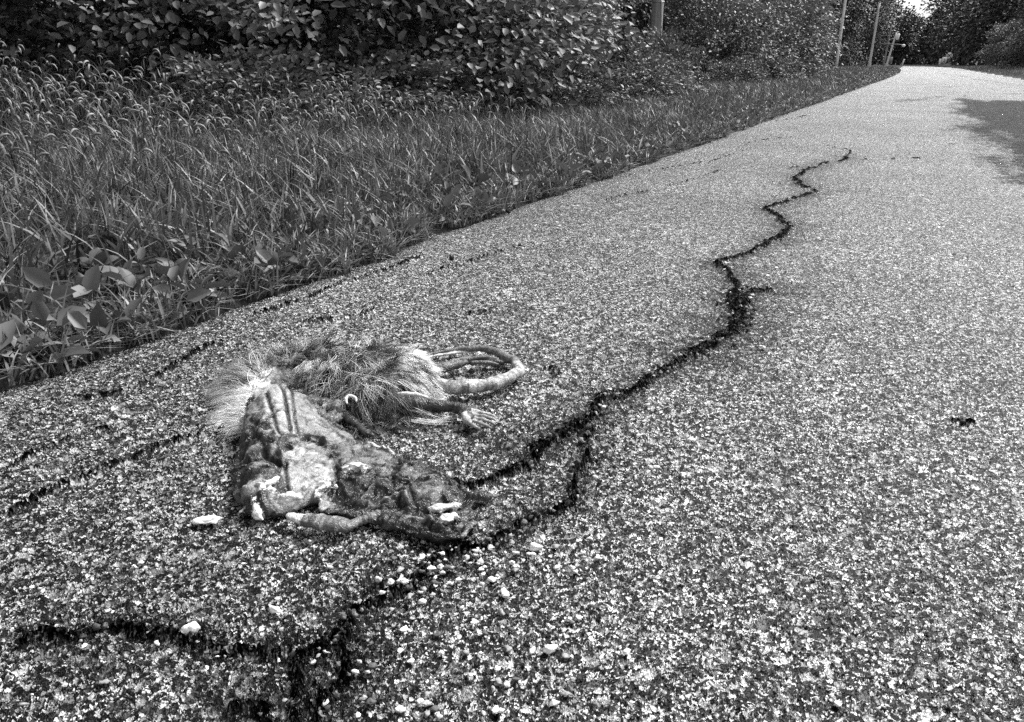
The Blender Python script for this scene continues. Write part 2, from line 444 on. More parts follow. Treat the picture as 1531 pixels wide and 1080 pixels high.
def in_view(x, y, margin=.35):
    # keeps what the camera could see with room to step aside
    a = np.arctan2(-x, y)-YAW
    return np.abs(a) < R(33.7)+margin*.6
BUSH_LINE = -3.75
Vs, Qs, Rs = [], [], []; nv = 0
def addb(t):
    global nv
    V, Q, r = t; Vs.append(V); Qs.append(Q+nv); Rs.append(r); nv += len(V)
for (y0, y1, dens, ws, wid) in ((-.3, 2, 4600, 1., 2.9), (2, 4, 3700, 1.05, 2.6), (4, 8, 2600, 1.2, 2.4), (8, 16, 1200, 1.7, 2.4), (16, 40, 320, 3., 3.), (40, 95, 60, 6., 6.)):
    n = int(dens*(y1-y0)*wid)
    x = EDGE_L-rng.random(n)**1.15*wid; y = rng.uniform(y0, y1, n)
    x = x+road_far_bend(y)
    m = in_view(x, y) ; x, y = x[m], y[m]
    o = edge_l(y)+road_far_bend(y)-x
    clump = fnoise(x*5, y*5, 3, 11)
    m = (o > -.012) & (rng.random(len(x)) < np.clip(.55+o/.12, 0, 1)*np.clip((clump-.2)*3.5, .25, 1)); x, y, o, clump = x[m], y[m], o[m], clump[m]
    n = len(x)
    h = (.042+.075*np.clip(o/.5, 0, 1)+.01*np.clip((o-1.3)/1., 0, 1))*rng.lognormal(0, .38, n)*(.6+.8*clump)
    h = np.minimum(h*.9, .13+.03*rng.random(n)); h *= (1+.25*np.clip((y-5)/10, 0, 1))
    w = rng.uniform(.0035, .0100, n)*ws; w[rng.random(n) < .15] *= 1.5
    lean = rng.beta(1.3, 1.6, n)*1.5
    P = np.stack([x, y, ground_z(x, y)-.004], 1)
    rn = np.clip(rng.beta(1.5, 2.2, n)*.9+(clump-.5)*.5, 0, 1)
    addb(blades(P, h, w, lean, rng.uniform(0, 2*math.pi, n), 4 if y1 <= 4 else 3, rn, twist=rng.uniform(0, 2*math.pi, n)))
for (y0, y1, n, ws) in ((.1, 3, 7000, 1.), (3, 12, 6000, 1.5), (12, 60, 5000, 4.)):
    y = rng.uniform(y0, y1, n); o = rng.random(n)**1.3*.17-.03; x = edge_l(y)+road_far_bend(y)-o
    cl = fnoise(x*9, y*9, 3, 14); m = cl > .36-(o > .02)*.2; x, y, o, cl = x[m], y[m], o[m], cl[m]; n = len(x)
    addb(blades(np.stack([x, y, np.maximum(ground_z(x, y)-.004, -.012)], 1), rng.uniform(.025, .075, n)*(.5+cl)*(1+.2*np.clip(y/6, 0, 1)), rng.uniform(.003, .0085, n)*ws, rng.beta(1.6, 1.3, n)*1.5, rng.uniform(0, 6.28, n), 3, np.clip(rng.beta(1.5, 2, n), 0, 1), twist=rng.uniform(0, 6.28, n)))
grass = mesh('grass', np.concatenate(Vs), np.concatenate(Qs), M_GRASS, attrs={'rnd': np.concatenate(Rs)})
tag(grass, 'mown green grass verge between the asphalt and the bushes', 'grass', kind='stuff')

# right-hand verge, far off
Vs, Qs, Rs = [], [], []; nv = 0
for (y0, y1, dens, ws) in ((5, 16, 300, 1.7), (16, 45, 110, 3.), (45, 110, 40, 6.)):
    n = int(dens*(y1-y0)*4); y = rng.uniform(y0, y1, n); x = 2.6+rng.random(n)*4+road_far_bend(y)*.3
    h = .10*rng.lognormal(0, .3, n)*(1+.5*(x > 4.5)); P = np.stack([x, y, ground_z(x, y)-.004], 1)
    addb(blades(P, h, rng.uniform(.003, .006, n)*ws, rng.beta(2, 2, n), rng.uniform(0, 6.28, n), 2, twist=rng.uniform(0, 6.28, n)))
g2 = mesh('grass', np.concatenate(Vs), np.concatenate(Qs), M_GRASS, attrs={'rnd': np.concatenate(Rs)})
tag(g2, 'short grass verge along the right side of the road', 'grass', kind='stuff')

# dry straw lying along the asphalt edge
n = 2600; y = .15+rng.random(n)**1.5*14; x = edge_l(y)+rng.normal(-.002, .024, n)
Pz = np.stack([x, y, np.maximum(ground_z(x, y), 0)+rng.uniform(.0, .008, n)], 1)
az = rng.normal(math.pi/2, .8, n)+math.pi*(rng.random(n) < .5)
V, Q, r = blades(Pz, rng.uniform(.02, .09, n), rng.uniform(.0015, .004, n)*(1+y/5), np.ones(n)*.97, az, 3, droop=1.0)
k = np.repeat(Pz[:, 2], 8); V[:, 2] = k+(V[:, 2]-k)*.06
straw = mesh('straw', V, Q, M_DRY, attrs={'rnd': r}); tag(straw, 'dry straw and dead blades lying along the asphalt edge', 'straw', kind='stuff')

# ---- foxtail grass: tall stems with bent bristly heads in front of the bushes
def foxtail():
    Vs, Qs, Rs = [], [], []; nv = 0
    n = 2300
    x = rng.uniform(-4.8, -2.0, n); y = rng.uniform(1.0, 5.2, n)
    m = in_view(x, y, .2) & (rng.random(n) < np.clip((-x-2.2)/.8, 0.04, 1)); x, y = x[m], y[m]; n = len(x)
    h = rng.uniform(.14, .36, n)*(.6+.5*np.clip((-x-2.4), 0, 1.6)); az = rng.uniform(0, 6.28, n)
    gz = ground_z(x, y)
    V, Q, r = blades(np.stack([x, y, gz], 1), h, np.full(n, .0028), np.full(n, .35), az, 4, np.full(n, .45), twist=az+1.57)
    Vs.append(V); Qs.append(Q); Rs.append(r); nv = len(V)
    # broad leaf blades on each stem
    for k in range(4):
        f = rng.uniform(.1, .8, n)
        rp = np.stack([x+np.cos(az)*.35*h*f**1.6, y+np.sin(az)*.35*h*f**1.6, gz+h*f*.95], 1)
        V, Q, r = blades(rp, rng.uniform(.07, .15, n), rng.uniform(.005, .010, n), rng.uniform(.8, 1.5, n), rng.uniform(0, 6.28, n), 4, rng.random(n)*.7, 2.0)
        Vs.append(V); Qs.append(Q+nv); Rs.append(r); nv += len(V)
    # heads
    tx = x+np.cos(az)*.35*h; ty = y+np.sin(az)*.35*h; tz = gz+h*.877
    ns, nr = 6, 5
    L = rng.uniform(.04, .095, n)
    for c in range(ns-1):
        pass
    t = np.linspace(0, 1, ns); ang = t*2.3
    px = np.cumsum(np.cos(.9-ang*1.0))/ns; pz = np.cumsum(np.sin(.9-ang*1.0))/ns
    rad = np.array([.15, .8, 1, .95, .7, .1])*.0050
    th = np.arange(nr)/nr*6.283
    V = np.zeros((n, ns, nr, 3))
    jit = 1+rng.uniform(-.35, .35, (n, ns, nr))
    hx = tx[:, None]+np.cos(az)[:, None]*L[:, None]*px; hy = ty[:, None]+np.sin(az)[:, None]*L[:, None]*px; hz = tz[:, None]+L[:, None]*pz
    side = np.cos(th)[None, None]*rad[None, :, None]*jit; upv = np.sin(th)[None, None]*rad[None, :, None]*jit
    V[..., 0] = hx[..., None]-np.sin(az)[:, None, None]*side; V[..., 1] = hy[..., None]+np.cos(az)[:, None, None]*side; V[..., 2] = hz[..., None]+upv
    b = np.arange(n)*ns*nr
    q = np.array([[i*nr+j, i*nr+(j+1) % nr, (i+1)*nr+(j+1) % nr, (i+1)*nr+j] for i in range(ns-1) for j in range(nr)])
    Vs.append(V.reshape(-1, 3)); Qs.append((b[:, None, None]+q[None]).reshape(-1, 4)+nv); Rs.append(np.repeat(rng.uniform(.35, .9, n), ns*nr))
    o = mesh('foxtail_grass', np.concatenate(Vs), np.concatenate(Qs), M_GRASS, attrs={'rnd': np.concatenate(Rs)})
    tag(o, 'taller foxtail grass with drooping heads in front of the dark bushes', 'grass', kind='stuff')
foxtail()

# ------------------------------------------------------------------ leaves in bulk
def leaves(C, out, size, rnd, fold=.25, aspect=.62, droop=.5):
    """C centres, out outward directions; six point folded leaves"""
    n = len(C)
    d = out+rng.normal(0, .55, (n, 3)); d[:, 2] -= droop*rng.random(n)
    d /= np.linalg.norm(d, axis=1)[:, None]
    nrm = np.array([0, 0, 1.])+.55*out+rng.normal(0, .45, (n, 3)); sd_ = np.cross(d, nrm); sd_ /= np.linalg.norm(sd_, axis=1)[:, None]+1e-9
    up = np.cross(sd_, d)
    prof = np.array([[0, 0, 0], [.28, .5, 1], [.68, .42, 1], [1, 0, -.25], [.68, -.42, 1], [.28, -.5, 1]])
    V = C[:, None]+size[:, None, None]*(prof[None, :, 0:1]*d[:, None]+aspect*prof[None, :, 1:2]*sd_[:, None]+fold*.4*prof[None, :, 2:3]*up[:, None])
    b = np.arange(n)*6
    Q = (b[:, None, None]+np.array([[0, 1, 2, 3], [0, 3, 4, 5]])[None]).reshape(-1, 4)
    return V.reshape(-1, 3), Q, np.repeat(rnd, 6)
def crown(name, n, rad, centre, nclump, size, mat, parent=None, flat=1., spread=.16, seed=0, shell=.55):
    d = rng.normal(0, 1, (nclump, 3)); d /= np.linalg.norm(d, axis=1)[:, None]
    rr = (shell+(1-shell)*rng.random(nclump)**.6)
    lump = np.array([1+.45*mn.noise(Vector(q)*1.9+Vector((seed*5, 0, seed))) for q in d])
    CC = d*rr[:, None]*lump[:, None]
    k = rng.integers(0, nclump, n)
    off = rng.normal(0, 1, (n, 3))*spread*np.array([1, 1, .55])
    p = CC[k]+off
    out = p/(np.linalg.norm(p, axis=1)[:, None]+1e-6)
    C = p*np.array(rad)+np.array(centre)
    m = C[:, 2] > .03; C, out, k = C[m], out[m], k[m]; n = len(C)
    tone = rng.random(nclump)
    rnd = np.clip(tone[k]*.5+rng.random(n)*.6-.05, 0, 1)
    V, Q, r = leaves(C, out, size*rng.uniform(.6, 1.25, n), rnd)
    return mesh(name, V, Q, mat, parent, attrs={'rnd': r}), CC*np.array(rad)+np.array(centre)
def copy_tree(o, parent=None):
    c = o.copy(); COL.objects.link(c); c.parent = parent
    for ch in list(o.children): copy_tree(ch, c)
    return c
def make_shrub(seed, size, rad, n, mat=M_BUSH, ncl=170, spread=.11):
    root = empty('shrub', (0, 0, 0))
    c, tips = crown('crown', n, rad, (0, 0, rad[2]*.5), ncl, size, mat, root, seed=seed, spread=spread)
    b = MB()
    for i in range(16):
        t = tips[rng.integers(len(tips))]; a = rng.uniform(0, 6.28)
        p0 = np.array([math.cos(a)*.12, math.sin(a)*.12, -.05]); mid = (p0+t)/2+rng.normal(0, .1, 3)
        b.tube(smooth_path(np.array([p0, mid, t]), 7), np.linspace(.016, .003, 7), 5)
    b.build('stem', M_BARK, root)
    return root
shA = make_shrub(1, .066, (1.35, 1.35, 1.5), 17000)
shB = make_shrub(2, .080, (1.5, 1.3, 1.35), 14000, ncl=120, spread=.12)
shC = make_shrub(3, .060, (1.25, 1.4, 1.6), 19000, ncl=220, spread=.09)
shD = make_shrub(4, .10, (1.2, 1.2, 1.0), 6000, ncl=160, spread=.12)
protos = [shA, shB, shC, shD]
used = set()
def place(proto, x, y, rz, sc, label, cat, group, z=-.03):
    if proto.name in used: o = copy_tree(proto)
    else: o = proto; used.add(proto.name)
    o.location = (x, y, z); o.rotation_euler = (0, 0, rz); o.scale = (sc[0], sc[1], sc[2]) if isinstance(sc, tuple) else (sc,)*3
    tag(o, label, cat, group)
    return o
shr = [  # x, y, kind, scale, label
 (-6.1, 3.1, 1, .95, 'dark leafy bush at the far left edge behind the foxtail grass'),
 (-5.15, 4.3, 0, 1.0, 'bush with pale drooping leaves, second from the left edge'),
 (-4.35, 5.0, 1, .95, 'broad leaved bush with dark hollow at its foot, left of centre'),
 (-3.85, 5.9, 1, .92, 'bulging bush with hanging leaves nearest the mown grass'),
 (-4.1, 7.7, 0, 1.0, 'dense small leaved bush right of the bulging bush'),
 (-5.4, 9.7, 2, 1.0, 'dense bush just left of the thick utility pole'),
 (-6.0, 13.0, 2, 1.0, 'bush reaching up in front of the thick utility pole'),
 (-3.9, 16.2, 0, .95, 'bush with dark gap below it just right of the thick pole'),
 (-3.75, 18.6, 2, 1.05, 'rounded bush second to the right of the thick pole'),
 (-3.75, 21.4, 1, 1.1, 'rounded bush third to the right of the thick pole'),
 (-4.2, 24.8, 2, 1.2, 'bush halfway along the hedge row toward the thin poles'),
 (-4.6, 28.8, 0, 1.25, 'dark bush below the tall trees beside the verge'),
 (-5.6, 33.0, 2, 1.1, 'pale topped bush in front of the leftmost thin pole'),
 (-6.3, 38.5, 0, 1.2, 'low bush under the leftmost thin pole'),
 (-6.9, 47.0, 1, 1.35, 'last rounded bush before the second thin pole'),
]
for i, (x, y, k, sc, lb) in enumerate(shr):
    place(protos[k], x, y, i*1.3, sc, lb, 'bush', 'bushes lining the left verge')
# low growth at the bushes' feet
low = [(-3.5,3.6),(-3.3,4.6),(-2.75,6.4),(-2.75,8.2),(-3.0,9.6),(-3.5,11.9),(-3.0,14.6),(-2.75,17.2),(-2.8,20),(-3.2,23.5)]
lowl = ['foxtail grass at far left','dark hollow below the broad bush','bulging bush','first small leaved bush','bush left of the thick pole','thick pole','dark gap right of the thick pole','second rounded bush','third rounded bush','hedge row halfway along']
for i, (x, y) in enumerate(low):
    place(shD, x, y, i*2.1, (.42, .5, .34+.22*(i == 5)), 'low leafy sprout clump in front of the '+lowl[i], 'bush', 'low sprouts at the foot of the bushes')

# ------------------------------------------------------------------ trees
def make_tree(name, hgt, rad, n, size, mat, ncl, seed, base=.18, conifer=False, spread=.1):
    root = empty(name, (0, 0, 0))
    if conifer:
        V_, Q_, R_, nv = [], [], [], 0
        nb = ncl; zz = base+(1-base)*rng.random(nb)**1.1; az = rng.uniform(0, 6.28, nb)
        L = rad*(1-zz)**.8*(1.12-base)*rng.uniform(.7, 1.1, nb)+.3
        k = rng.integers(0, nb, n); f = rng.random(n)**.6
        C = np.stack([np.cos(az[k])*L[k]*f, np.sin(az[k])*L[k]*f, hgt*zz[k]+L[k]*(.1*f-.35*f*f)], 1)+rng.normal(0, .13, (n, 3))*(L[k]*.5+.4)[:, None]
        out = np.stack([np.cos(az[k]), np.sin(az[k]), 0*f-.1], 1)
        tone = rng.random(nb)
        V, Q, r = leaves(C, out, size*rng.uniform(.6, 1.3, n), np.clip(tone[k]*.6+rng.random(n)*.4, 0, 1), aspect=.45)
        mesh('crown', V, Q, mat, root, attrs={'rnd': r})
        b = MB(); b.tube(np.array([[0, 0, -.2], [.05, 0, hgt*.5], [0, 0, hgt*.97]]), [.2, .13, .02], 8)
        for i in range(0, nb, 4):
            b.tube(np.array([[0, 0, hgt*zz[i]], [math.cos(az[i])*L[i]*.9, math.sin(az[i])*L[i]*.9, hgt*zz[i]-L[i]*.2]]), [.035, .01], 5)
        b.build('trunk', M_BARK, root)
        return root
    c, tips = crown('crown', n, (rad, rad, hgt*(1-base)/2), (0, 0, hgt*(base+(1-base)/2)), ncl, size, mat, root, seed=seed, spread=spread, shell=.35)
    b = MB(); b.tube(smooth_path(np.array([[0, 0, -.2], [.1, .05, hgt*.3], [-.05, .1, hgt*.6], [.1, 0, hgt*.9]]), 10), np.linspace(.2, .04, 10), 8)
    for i in range(22):
        t = tips[rng.integers(len(tips))]; z0 = max(.15*hgt, min(t[2]-.4, hgt*.7)*rng.uniform(.6, .95))
        b.tube(smooth_path(np.array([[.05, .05, z0], [(t[0])*.5, t[1]*.5, (z0+t[2])/2+.3], t]), 6), np.linspace(.07, .012, 6), 5)
    b.build('trunk', M_BARK, root)
    return root
tA = make_tree('broadleaf_tree', 9.5, 3.0, 15000, .17, M_TREE, 260, 11, base=.02)
tB = make_tree('broadleaf_tree', 10.5, 2.8, 14000, .2, M_TREE, 200, 12, base=.03)
tC = make_tree('conifer_tree', 12, 3.2, 15000, .22, M_TREE, 230, 13, base=.03, conifer=True)
tD = make_tree('broadleaf_tree', 4.2, 2.4, 15000, .13, M_TREE2, 300, 14, base=-.12, spread=.09)
tr = [
 (-9.0, 3.0, 'b', .62, 'dark tree crown behind the leftmost bush'),
 (-8.6, 7.0, 'a', .62, 'dark tree behind the bush with a hollow foot'),
 (-8.0, 11.0, 'b', .62, 'dark tree behind the hedge, left of the thick pole'),
 (-8.2, 15.5, 'a', .72, 'dark tree directly behind the thick utility pole'),
 (-8.3, 20.5, 'b', .8, 'dark tree first to the right behind the thick pole'),
 (-8.2, 26.0, 'a', .85, 'leafy tree above the middle of the bush row'),
 (-8.0, 32.5, 'b', .85, 'leafy tree just left of the leftmost thin pole'),
 (-8.3, 41.0, 'c', .9, 'conifer between the leftmost thin pole and the bush row'),
 (-8.8, 52.0, 'a', 1.0, 'tree with drooping boughs behind the second thin pole'),
 (-9.2, 64.0, 'c', 1.1, 'tall conifer just right of the second thin pole'),
 (-8.5, 80.0, 'b', 1.15, 'dark tree behind the crossarm pole and leaning pole'),
 (-10.2, 100.0, 'c', 1.2, 'conifer right of the leaning pole with white box'),
 (-9.0, 132.0, 'a', 1.25, 'tree left of the sky gap at the road end'),
 (6.5, 62.0, 'd', .98, 'pale bushy tree standing at the right edge of the picture'),
 (5.9, 80.0, 'd', .9, 'pale twiggy tree left of the right edge bushy tree'),
 (11.0, 76.0, 'b', 1.15, 'dark tree high behind the pale right side bushes'),
 (9.0, 70.0, 'a', 1.3, 'dark tree right of the round crossing sign'),
 (10.8, 100.0, 'c', 1.35, 'dark conifer behind the round crossing sign'),
 (11.0, 135.0, 'b', 1.6, 'dark tree right of the sky gap at the road end'),
 (12.5, 84.0, 'b', 1.4, 'dark tree in the second row behind the crossing sign'),
 (12.0, 62.0, 'a', 1.3, 'tall dark tree at the upper right edge'),
]
pk = dict(a=tA, b=tB, c=tC, d=tD)
for i, (x, y, k, sc, lb) in enumerate(tr):
    place(pk[k], x, y, i*1.7, sc, lb, 'tree', 'trees beside the road')
# far wood: one mass beyond the bend
def wood():
    Vs, Qs, Rs = [], [], []; nv = 0; b = MB()
    for (x, y, hgt, rad) in [(at(1235,150),150,15,6),(at(1290,172),172,14,5),(-9,1,9,4),(-11,-3,9,5),(at(1326,200),200,12.5,5),(at(1345,225),225,11.5,4),(at(1361,240),240,10.2,4.5),(at(1378,250),250,10.4,4.5),(at(1395,230),230,12.0,3.5),(at(1410,200),200,18,5.5),(at(1432,185),185,19,6),(at(1455,170),170,18,6),(at(1480,150),150,17,6),(at(1510,140),140,17,6),(10,165,15,6),(15,140,16,6),(-20,125,15,6),(20,120,16,7),(-26,100,14,7),(26,95,15,7),(17,60,12,5),(22,75,13,6),(-16,60,12,6),(-14,35,10,5),(-14,18,9,5),(-14,5,9,5),(-14,-6,9,5), (-19,80,13,6)]:
        n = 5200; d = rng.normal(0, 1, (n, 3)); d /= np.linalg.norm(d, axis=1)[:, None]
        cl = rng.normal(0, 1, (90, 3)); cl /= np.linalg.norm(cl, axis=1)[:, None]; cl *= rng.uniform(.5, 1.05, 90)[:, None]
        p = cl[rng.integers(0, 90, n)]+rng.normal(0, .12, (n, 3)); out = p/np.linalg.norm(p, axis=1)[:, None]
        C = p*np.array([rad, rad, hgt*.52])+np.array([x, y, hgt*.5]); 
        V, Q, r = leaves(C, out, rng.uniform(.3, .75, n), rng.random(n)); Vs.append(V); Qs.append(Q+nv); Rs.append(r); nv += len(V)
    o = mesh('woodland', np.concatenate(Vs), np.concatenate(Qs), M_TREE, attrs={'rnd': np.concatenate(Rs)})
    tag(o, 'dense dark woodland closing the view at the end of the road', 'woodland', kind='stuff')
wood()

# ------------------------------------------------------------------ the carcass
def rbf_fit(C, v, soft=1e-4, hs=.82):
    v = np.asarray(v)*hs
    C = np.asarray(C, float); d = np.hypot(C[:, None, 0]-C[None, :, 0], C[:, None, 1]-C[None, :, 1])
    K = d+soft*np.eye(len(C)); A = np.zeros((len(C)+1,)*2); A[:-1, :-1] = K; A[-1, :-1] = 1; A[:-1, -1] = 1
    w = np.linalg.solve(A, np.append(v, 0)); return C, w
def rbf(f, x, y):
    C, w = f; s = np.full(x.shape, w[-1])
    for (cx, cy), k in zip(C, w[:-1]): s = s+k*np.hypot(x-cx, y-cy)
    return s
def PX(pts, z=.012): return np.array([W(x, y, z)[:2] for x, y in pts])
def patchmask(P, poly, feather, nz):
    i = inside(P, poly); d, _ = segdist(P, poly, True); d = np.where(i, d, -d)+nz*feather*1.6
    return np.clip(d/feather+.5, 0, 1)
SRC_V, SRC_A = [], []        # source points and their colour, groove and pit shade painted in
def slab(mb, outline, ctrl, creases, patches, base, edge=.008, amp=.002, nscale=60, step=.0016, seed=0, zmin=.0025, meat=False, hs=.82):
    O = PX(outline, .004); f = rbf_fit(np.vstack([[W(x, y, z)[:2] for x, y, z in ctrl]]), [c[2] for c in ctrl], hs=hs)
    lo, hi = O.min(0)-.004, O.max(0)+.004
    nx, ny = int((hi[0]-lo[0])/step), int((hi[1]-lo[1])/step)
    gx, gy = np.meshgrid(lo[0]+np.arange(nx)*step, lo[1]+np.arange(ny)*step, indexing='ij'); gx, gy = gx.ravel(), gy.ravel()
    P = np.stack([gx, gy], 1)
    dd, _ = segdist(P, O, True); ins = inside(P, O); dd = np.where(ins, dd, -dd)+(fnoise(gx*90, gy*90, 3, seed)-.5)*.012
    h = np.maximum(rbf(f, gx, gy), zmin)
    nz = fnoise(gx*nscale, gy*nscale, 4, seed+1); rid = 1-abs(2*fnoise(gx*nscale*.6+nz*.9, gy*nscale*.6, 3, seed+2)-1)*2.2
    alb = np.full(len(P), float(base))
    nn = (fnoise(gx*120, gy*120, 3, seed+4)-.5)*2
    for poly, a, fe in patches:
        m = patchmask(P, PX(poly), fe, nn); alb = alb*(1-m)+a*m
    if meat:
        wx, wy = fnoise(gx*38, gy*38, 3, 61)*1.6, fnoise(gx*38, gy*38, 3, 71)*1.6
        r2 = 1-abs(2*fnoise(gx*62+wx, gy*62+wy, 2, 81)-1)*2.6; r3 = 1-abs(2*fnoise(gx*150+wx*2, gy*150+wy*2, 2, 91)-1)*2.6
        mk = np.clip(1.25-alb/.16, .12, 1); h = h+mk*(r2*.0045+r3*.0005-.002); pit = np.clip(fnoise(gx*48, gy*48, 3, 99)*4-2.45, 0, 1)*mk; h = h-pit*.006
        r4 = np.exp(-(abs(2*fnoise(gx*34+wx*1.3, gy*20+wy, 2, 121)-1)/.045)**2)+.7*np.exp(-(abs(2*fnoise(gx*80+wx*1.3, gy*45+wy, 2, 131)-1)/.06)**2); r4 = np.clip(r4, 0, 1)*np.clip(1-(alb-.4)/.3*.0, 0, 1)
        h = h-r4*.0020; alb = alb*(1-.62*r4)
        alb = alb+mk*np.clip(r2*1.6-1.05, 0, 1)*.06; alb = alb*(1-.7*pit); fl = fnoise(gx*260, gy*260, 2, 111); alb = np.where((fl > .92) & (mk > .5), .35, alb)  # occlusion painted into the colour: grooves and pits darker, ridge tops lighter
    h = h+(nz-.5)*amp*1.6+rid*amp*.5
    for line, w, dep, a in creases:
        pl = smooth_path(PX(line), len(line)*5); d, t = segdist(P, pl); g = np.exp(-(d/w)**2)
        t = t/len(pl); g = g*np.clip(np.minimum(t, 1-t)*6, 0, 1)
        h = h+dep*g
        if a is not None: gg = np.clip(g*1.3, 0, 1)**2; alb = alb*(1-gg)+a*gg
    e = np.clip(dd/edge, 0, 1); top = np.maximum(.0025, h*np.sqrt(1-(1-e)**2))
    lift = .0035*(1-np.clip(dd/.010, 0, 1))*(.3+fnoise(gx*30, gy*30, 2, seed+9))
    top = np.maximum(top, lift+.0028); bot = lift-.004*np.clip(dd/.010, 0, 1)
    ok = dd > 0
    idx = np.arange(nx*ny).reshape(nx, ny); q = np.stack([idx[:-1, :-1], idx[1:, :-1], idx[1:, 1:], idx[:-1, 1:]], -1).reshape(-1, 4)
    q = q[ok[q].all(1)]
    N = nx*ny; V = np.vstack([np.stack([gx, gy, top], 1), np.stack([gx, gy, bot], 1)])
    E = np.concatenate([q[:, [0, 1]], q[:, [1, 2]], q[:, [2, 3]], q[:, [3, 0]]])
    key = E[:, 0].astype(np.int64)*N+E[:, 1]; rk = E[:, 1].astype(np.int64)*N+E[:, 0]
    bd = E[~np.isin(key, rk)]
    side = np.stack([bd[:, 1], bd[:, 0], bd[:, 0]+N, bd[:, 1]+N], 1)
    allq = np.concatenate([q, q[:, ::-1]+N, side])
    u, inv = np.unique(allq, return_inverse=True)
    mb.add(V[u], inv.reshape(-1, 4))
    uq = np.unique(q); SRC_V.append(V[uq]); SRC_A.append(alb[uq])
    def height(x, y): return np.maximum(rbf(f, x, y), zmin)
    return height, O
def piece(mb, fn, alb):
    n0 = len(mb.V); fn(); V = np.vstack(mb.V[n0:]); SRC_V.append(V)
    SRC_A.append(np.full(len(V), alb) if np.isscalar(alb) else alb(V))
def tubepx(mb, pts, alb, n=12, sub=24, flat=1., rough=0., seed=0):
    """pts: (px, py, z, radius)"""
    P = np.array([list(W(x, y, z))+[r] for x, y, z, r in pts]); S = smooth_path(P, sub)
    if rough:
        S[:, 3] *= 1+rough*(vnoise(np.arange(sub)*.7, np.zeros(sub), seed)-.5)*2
        S[:, :3] += rough*.25*S[:, 3:4]*(rng.random((sub, 3))-.5)
    S[:, 2] = np.maximum(S[:, 2], S[:, 3]*flat*.9)
    piece(mb, lambda: mb.tube(S[:, :3], S[:, 3], n, flat), alb)
    return S

root = empty('opossum_carcass', W(520, 690, 0), label='crushed grey opossum carcass with bushy fur and curled tail on the cracked asphalt', cat='dead animal')
ORG = np.array(W(520, 690, 0))
mb = MB()
# flattened hide
hide_out = [(374,572),(366,600),(364,635),(366,655),(352,685),(346,715),(350,745),(362,764),(372,770),(398,772),(430,766),(452,756),(468,752),
 (482,768),(505,770),(528,776),(556,782),(580,790),(612,802),(650,811),(682,808),(700,800),(712,785),(722,775),(712,762),(706,750),(722,750),(733,742),(722,735),(704,736),(690,728),(675,715),(662,700),(640,690),
 (612,684),(585,672),(560,662),(530,648),(505,634),(482,622),(462,606),(446,590),(432,572),(412,560),(388,560)]
hide_ctrl = [(374,572,.006),(366,620,.006),(356,690,.006),(350,735,.006),(362,764,.004),(395,572,.052),(412,566,.056),(430,578,.044),(395,605,.050),(415,600,.050),(372,600,.030),
 (440,600,.040),(388,640,.042),(412,640,.036),(430,640,.030),(372,650,.028),(455,620,.026),(480,640,.020),(450,655,.016),(400,680,.022),(375,690,.030),(400,700,.028),(365,720,.027),(395,730,.026),(370,745,.020),(415,745,.012),
 (440,690,.018),(465,685,.022),(485,700,.018),(460,725,.017),(440,735,.012),(520,650,.010),(560,675,.008),(600,700,.010),(640,700,.006),(530,700,.012),(520,730,.010),(560,730,.012),(600,740,.014),
 (610,720,.016),(645,735,.022),(650,722,.021),(670,740,.012),(640,760,.012),(590,770,.010),(620,785,.014),(660,790,.014),(690,790,.010),(700,760,.006),(720,742,.004),(500,760,.006),(540,765,.008),(480,620,.014),(505,634,.008)]
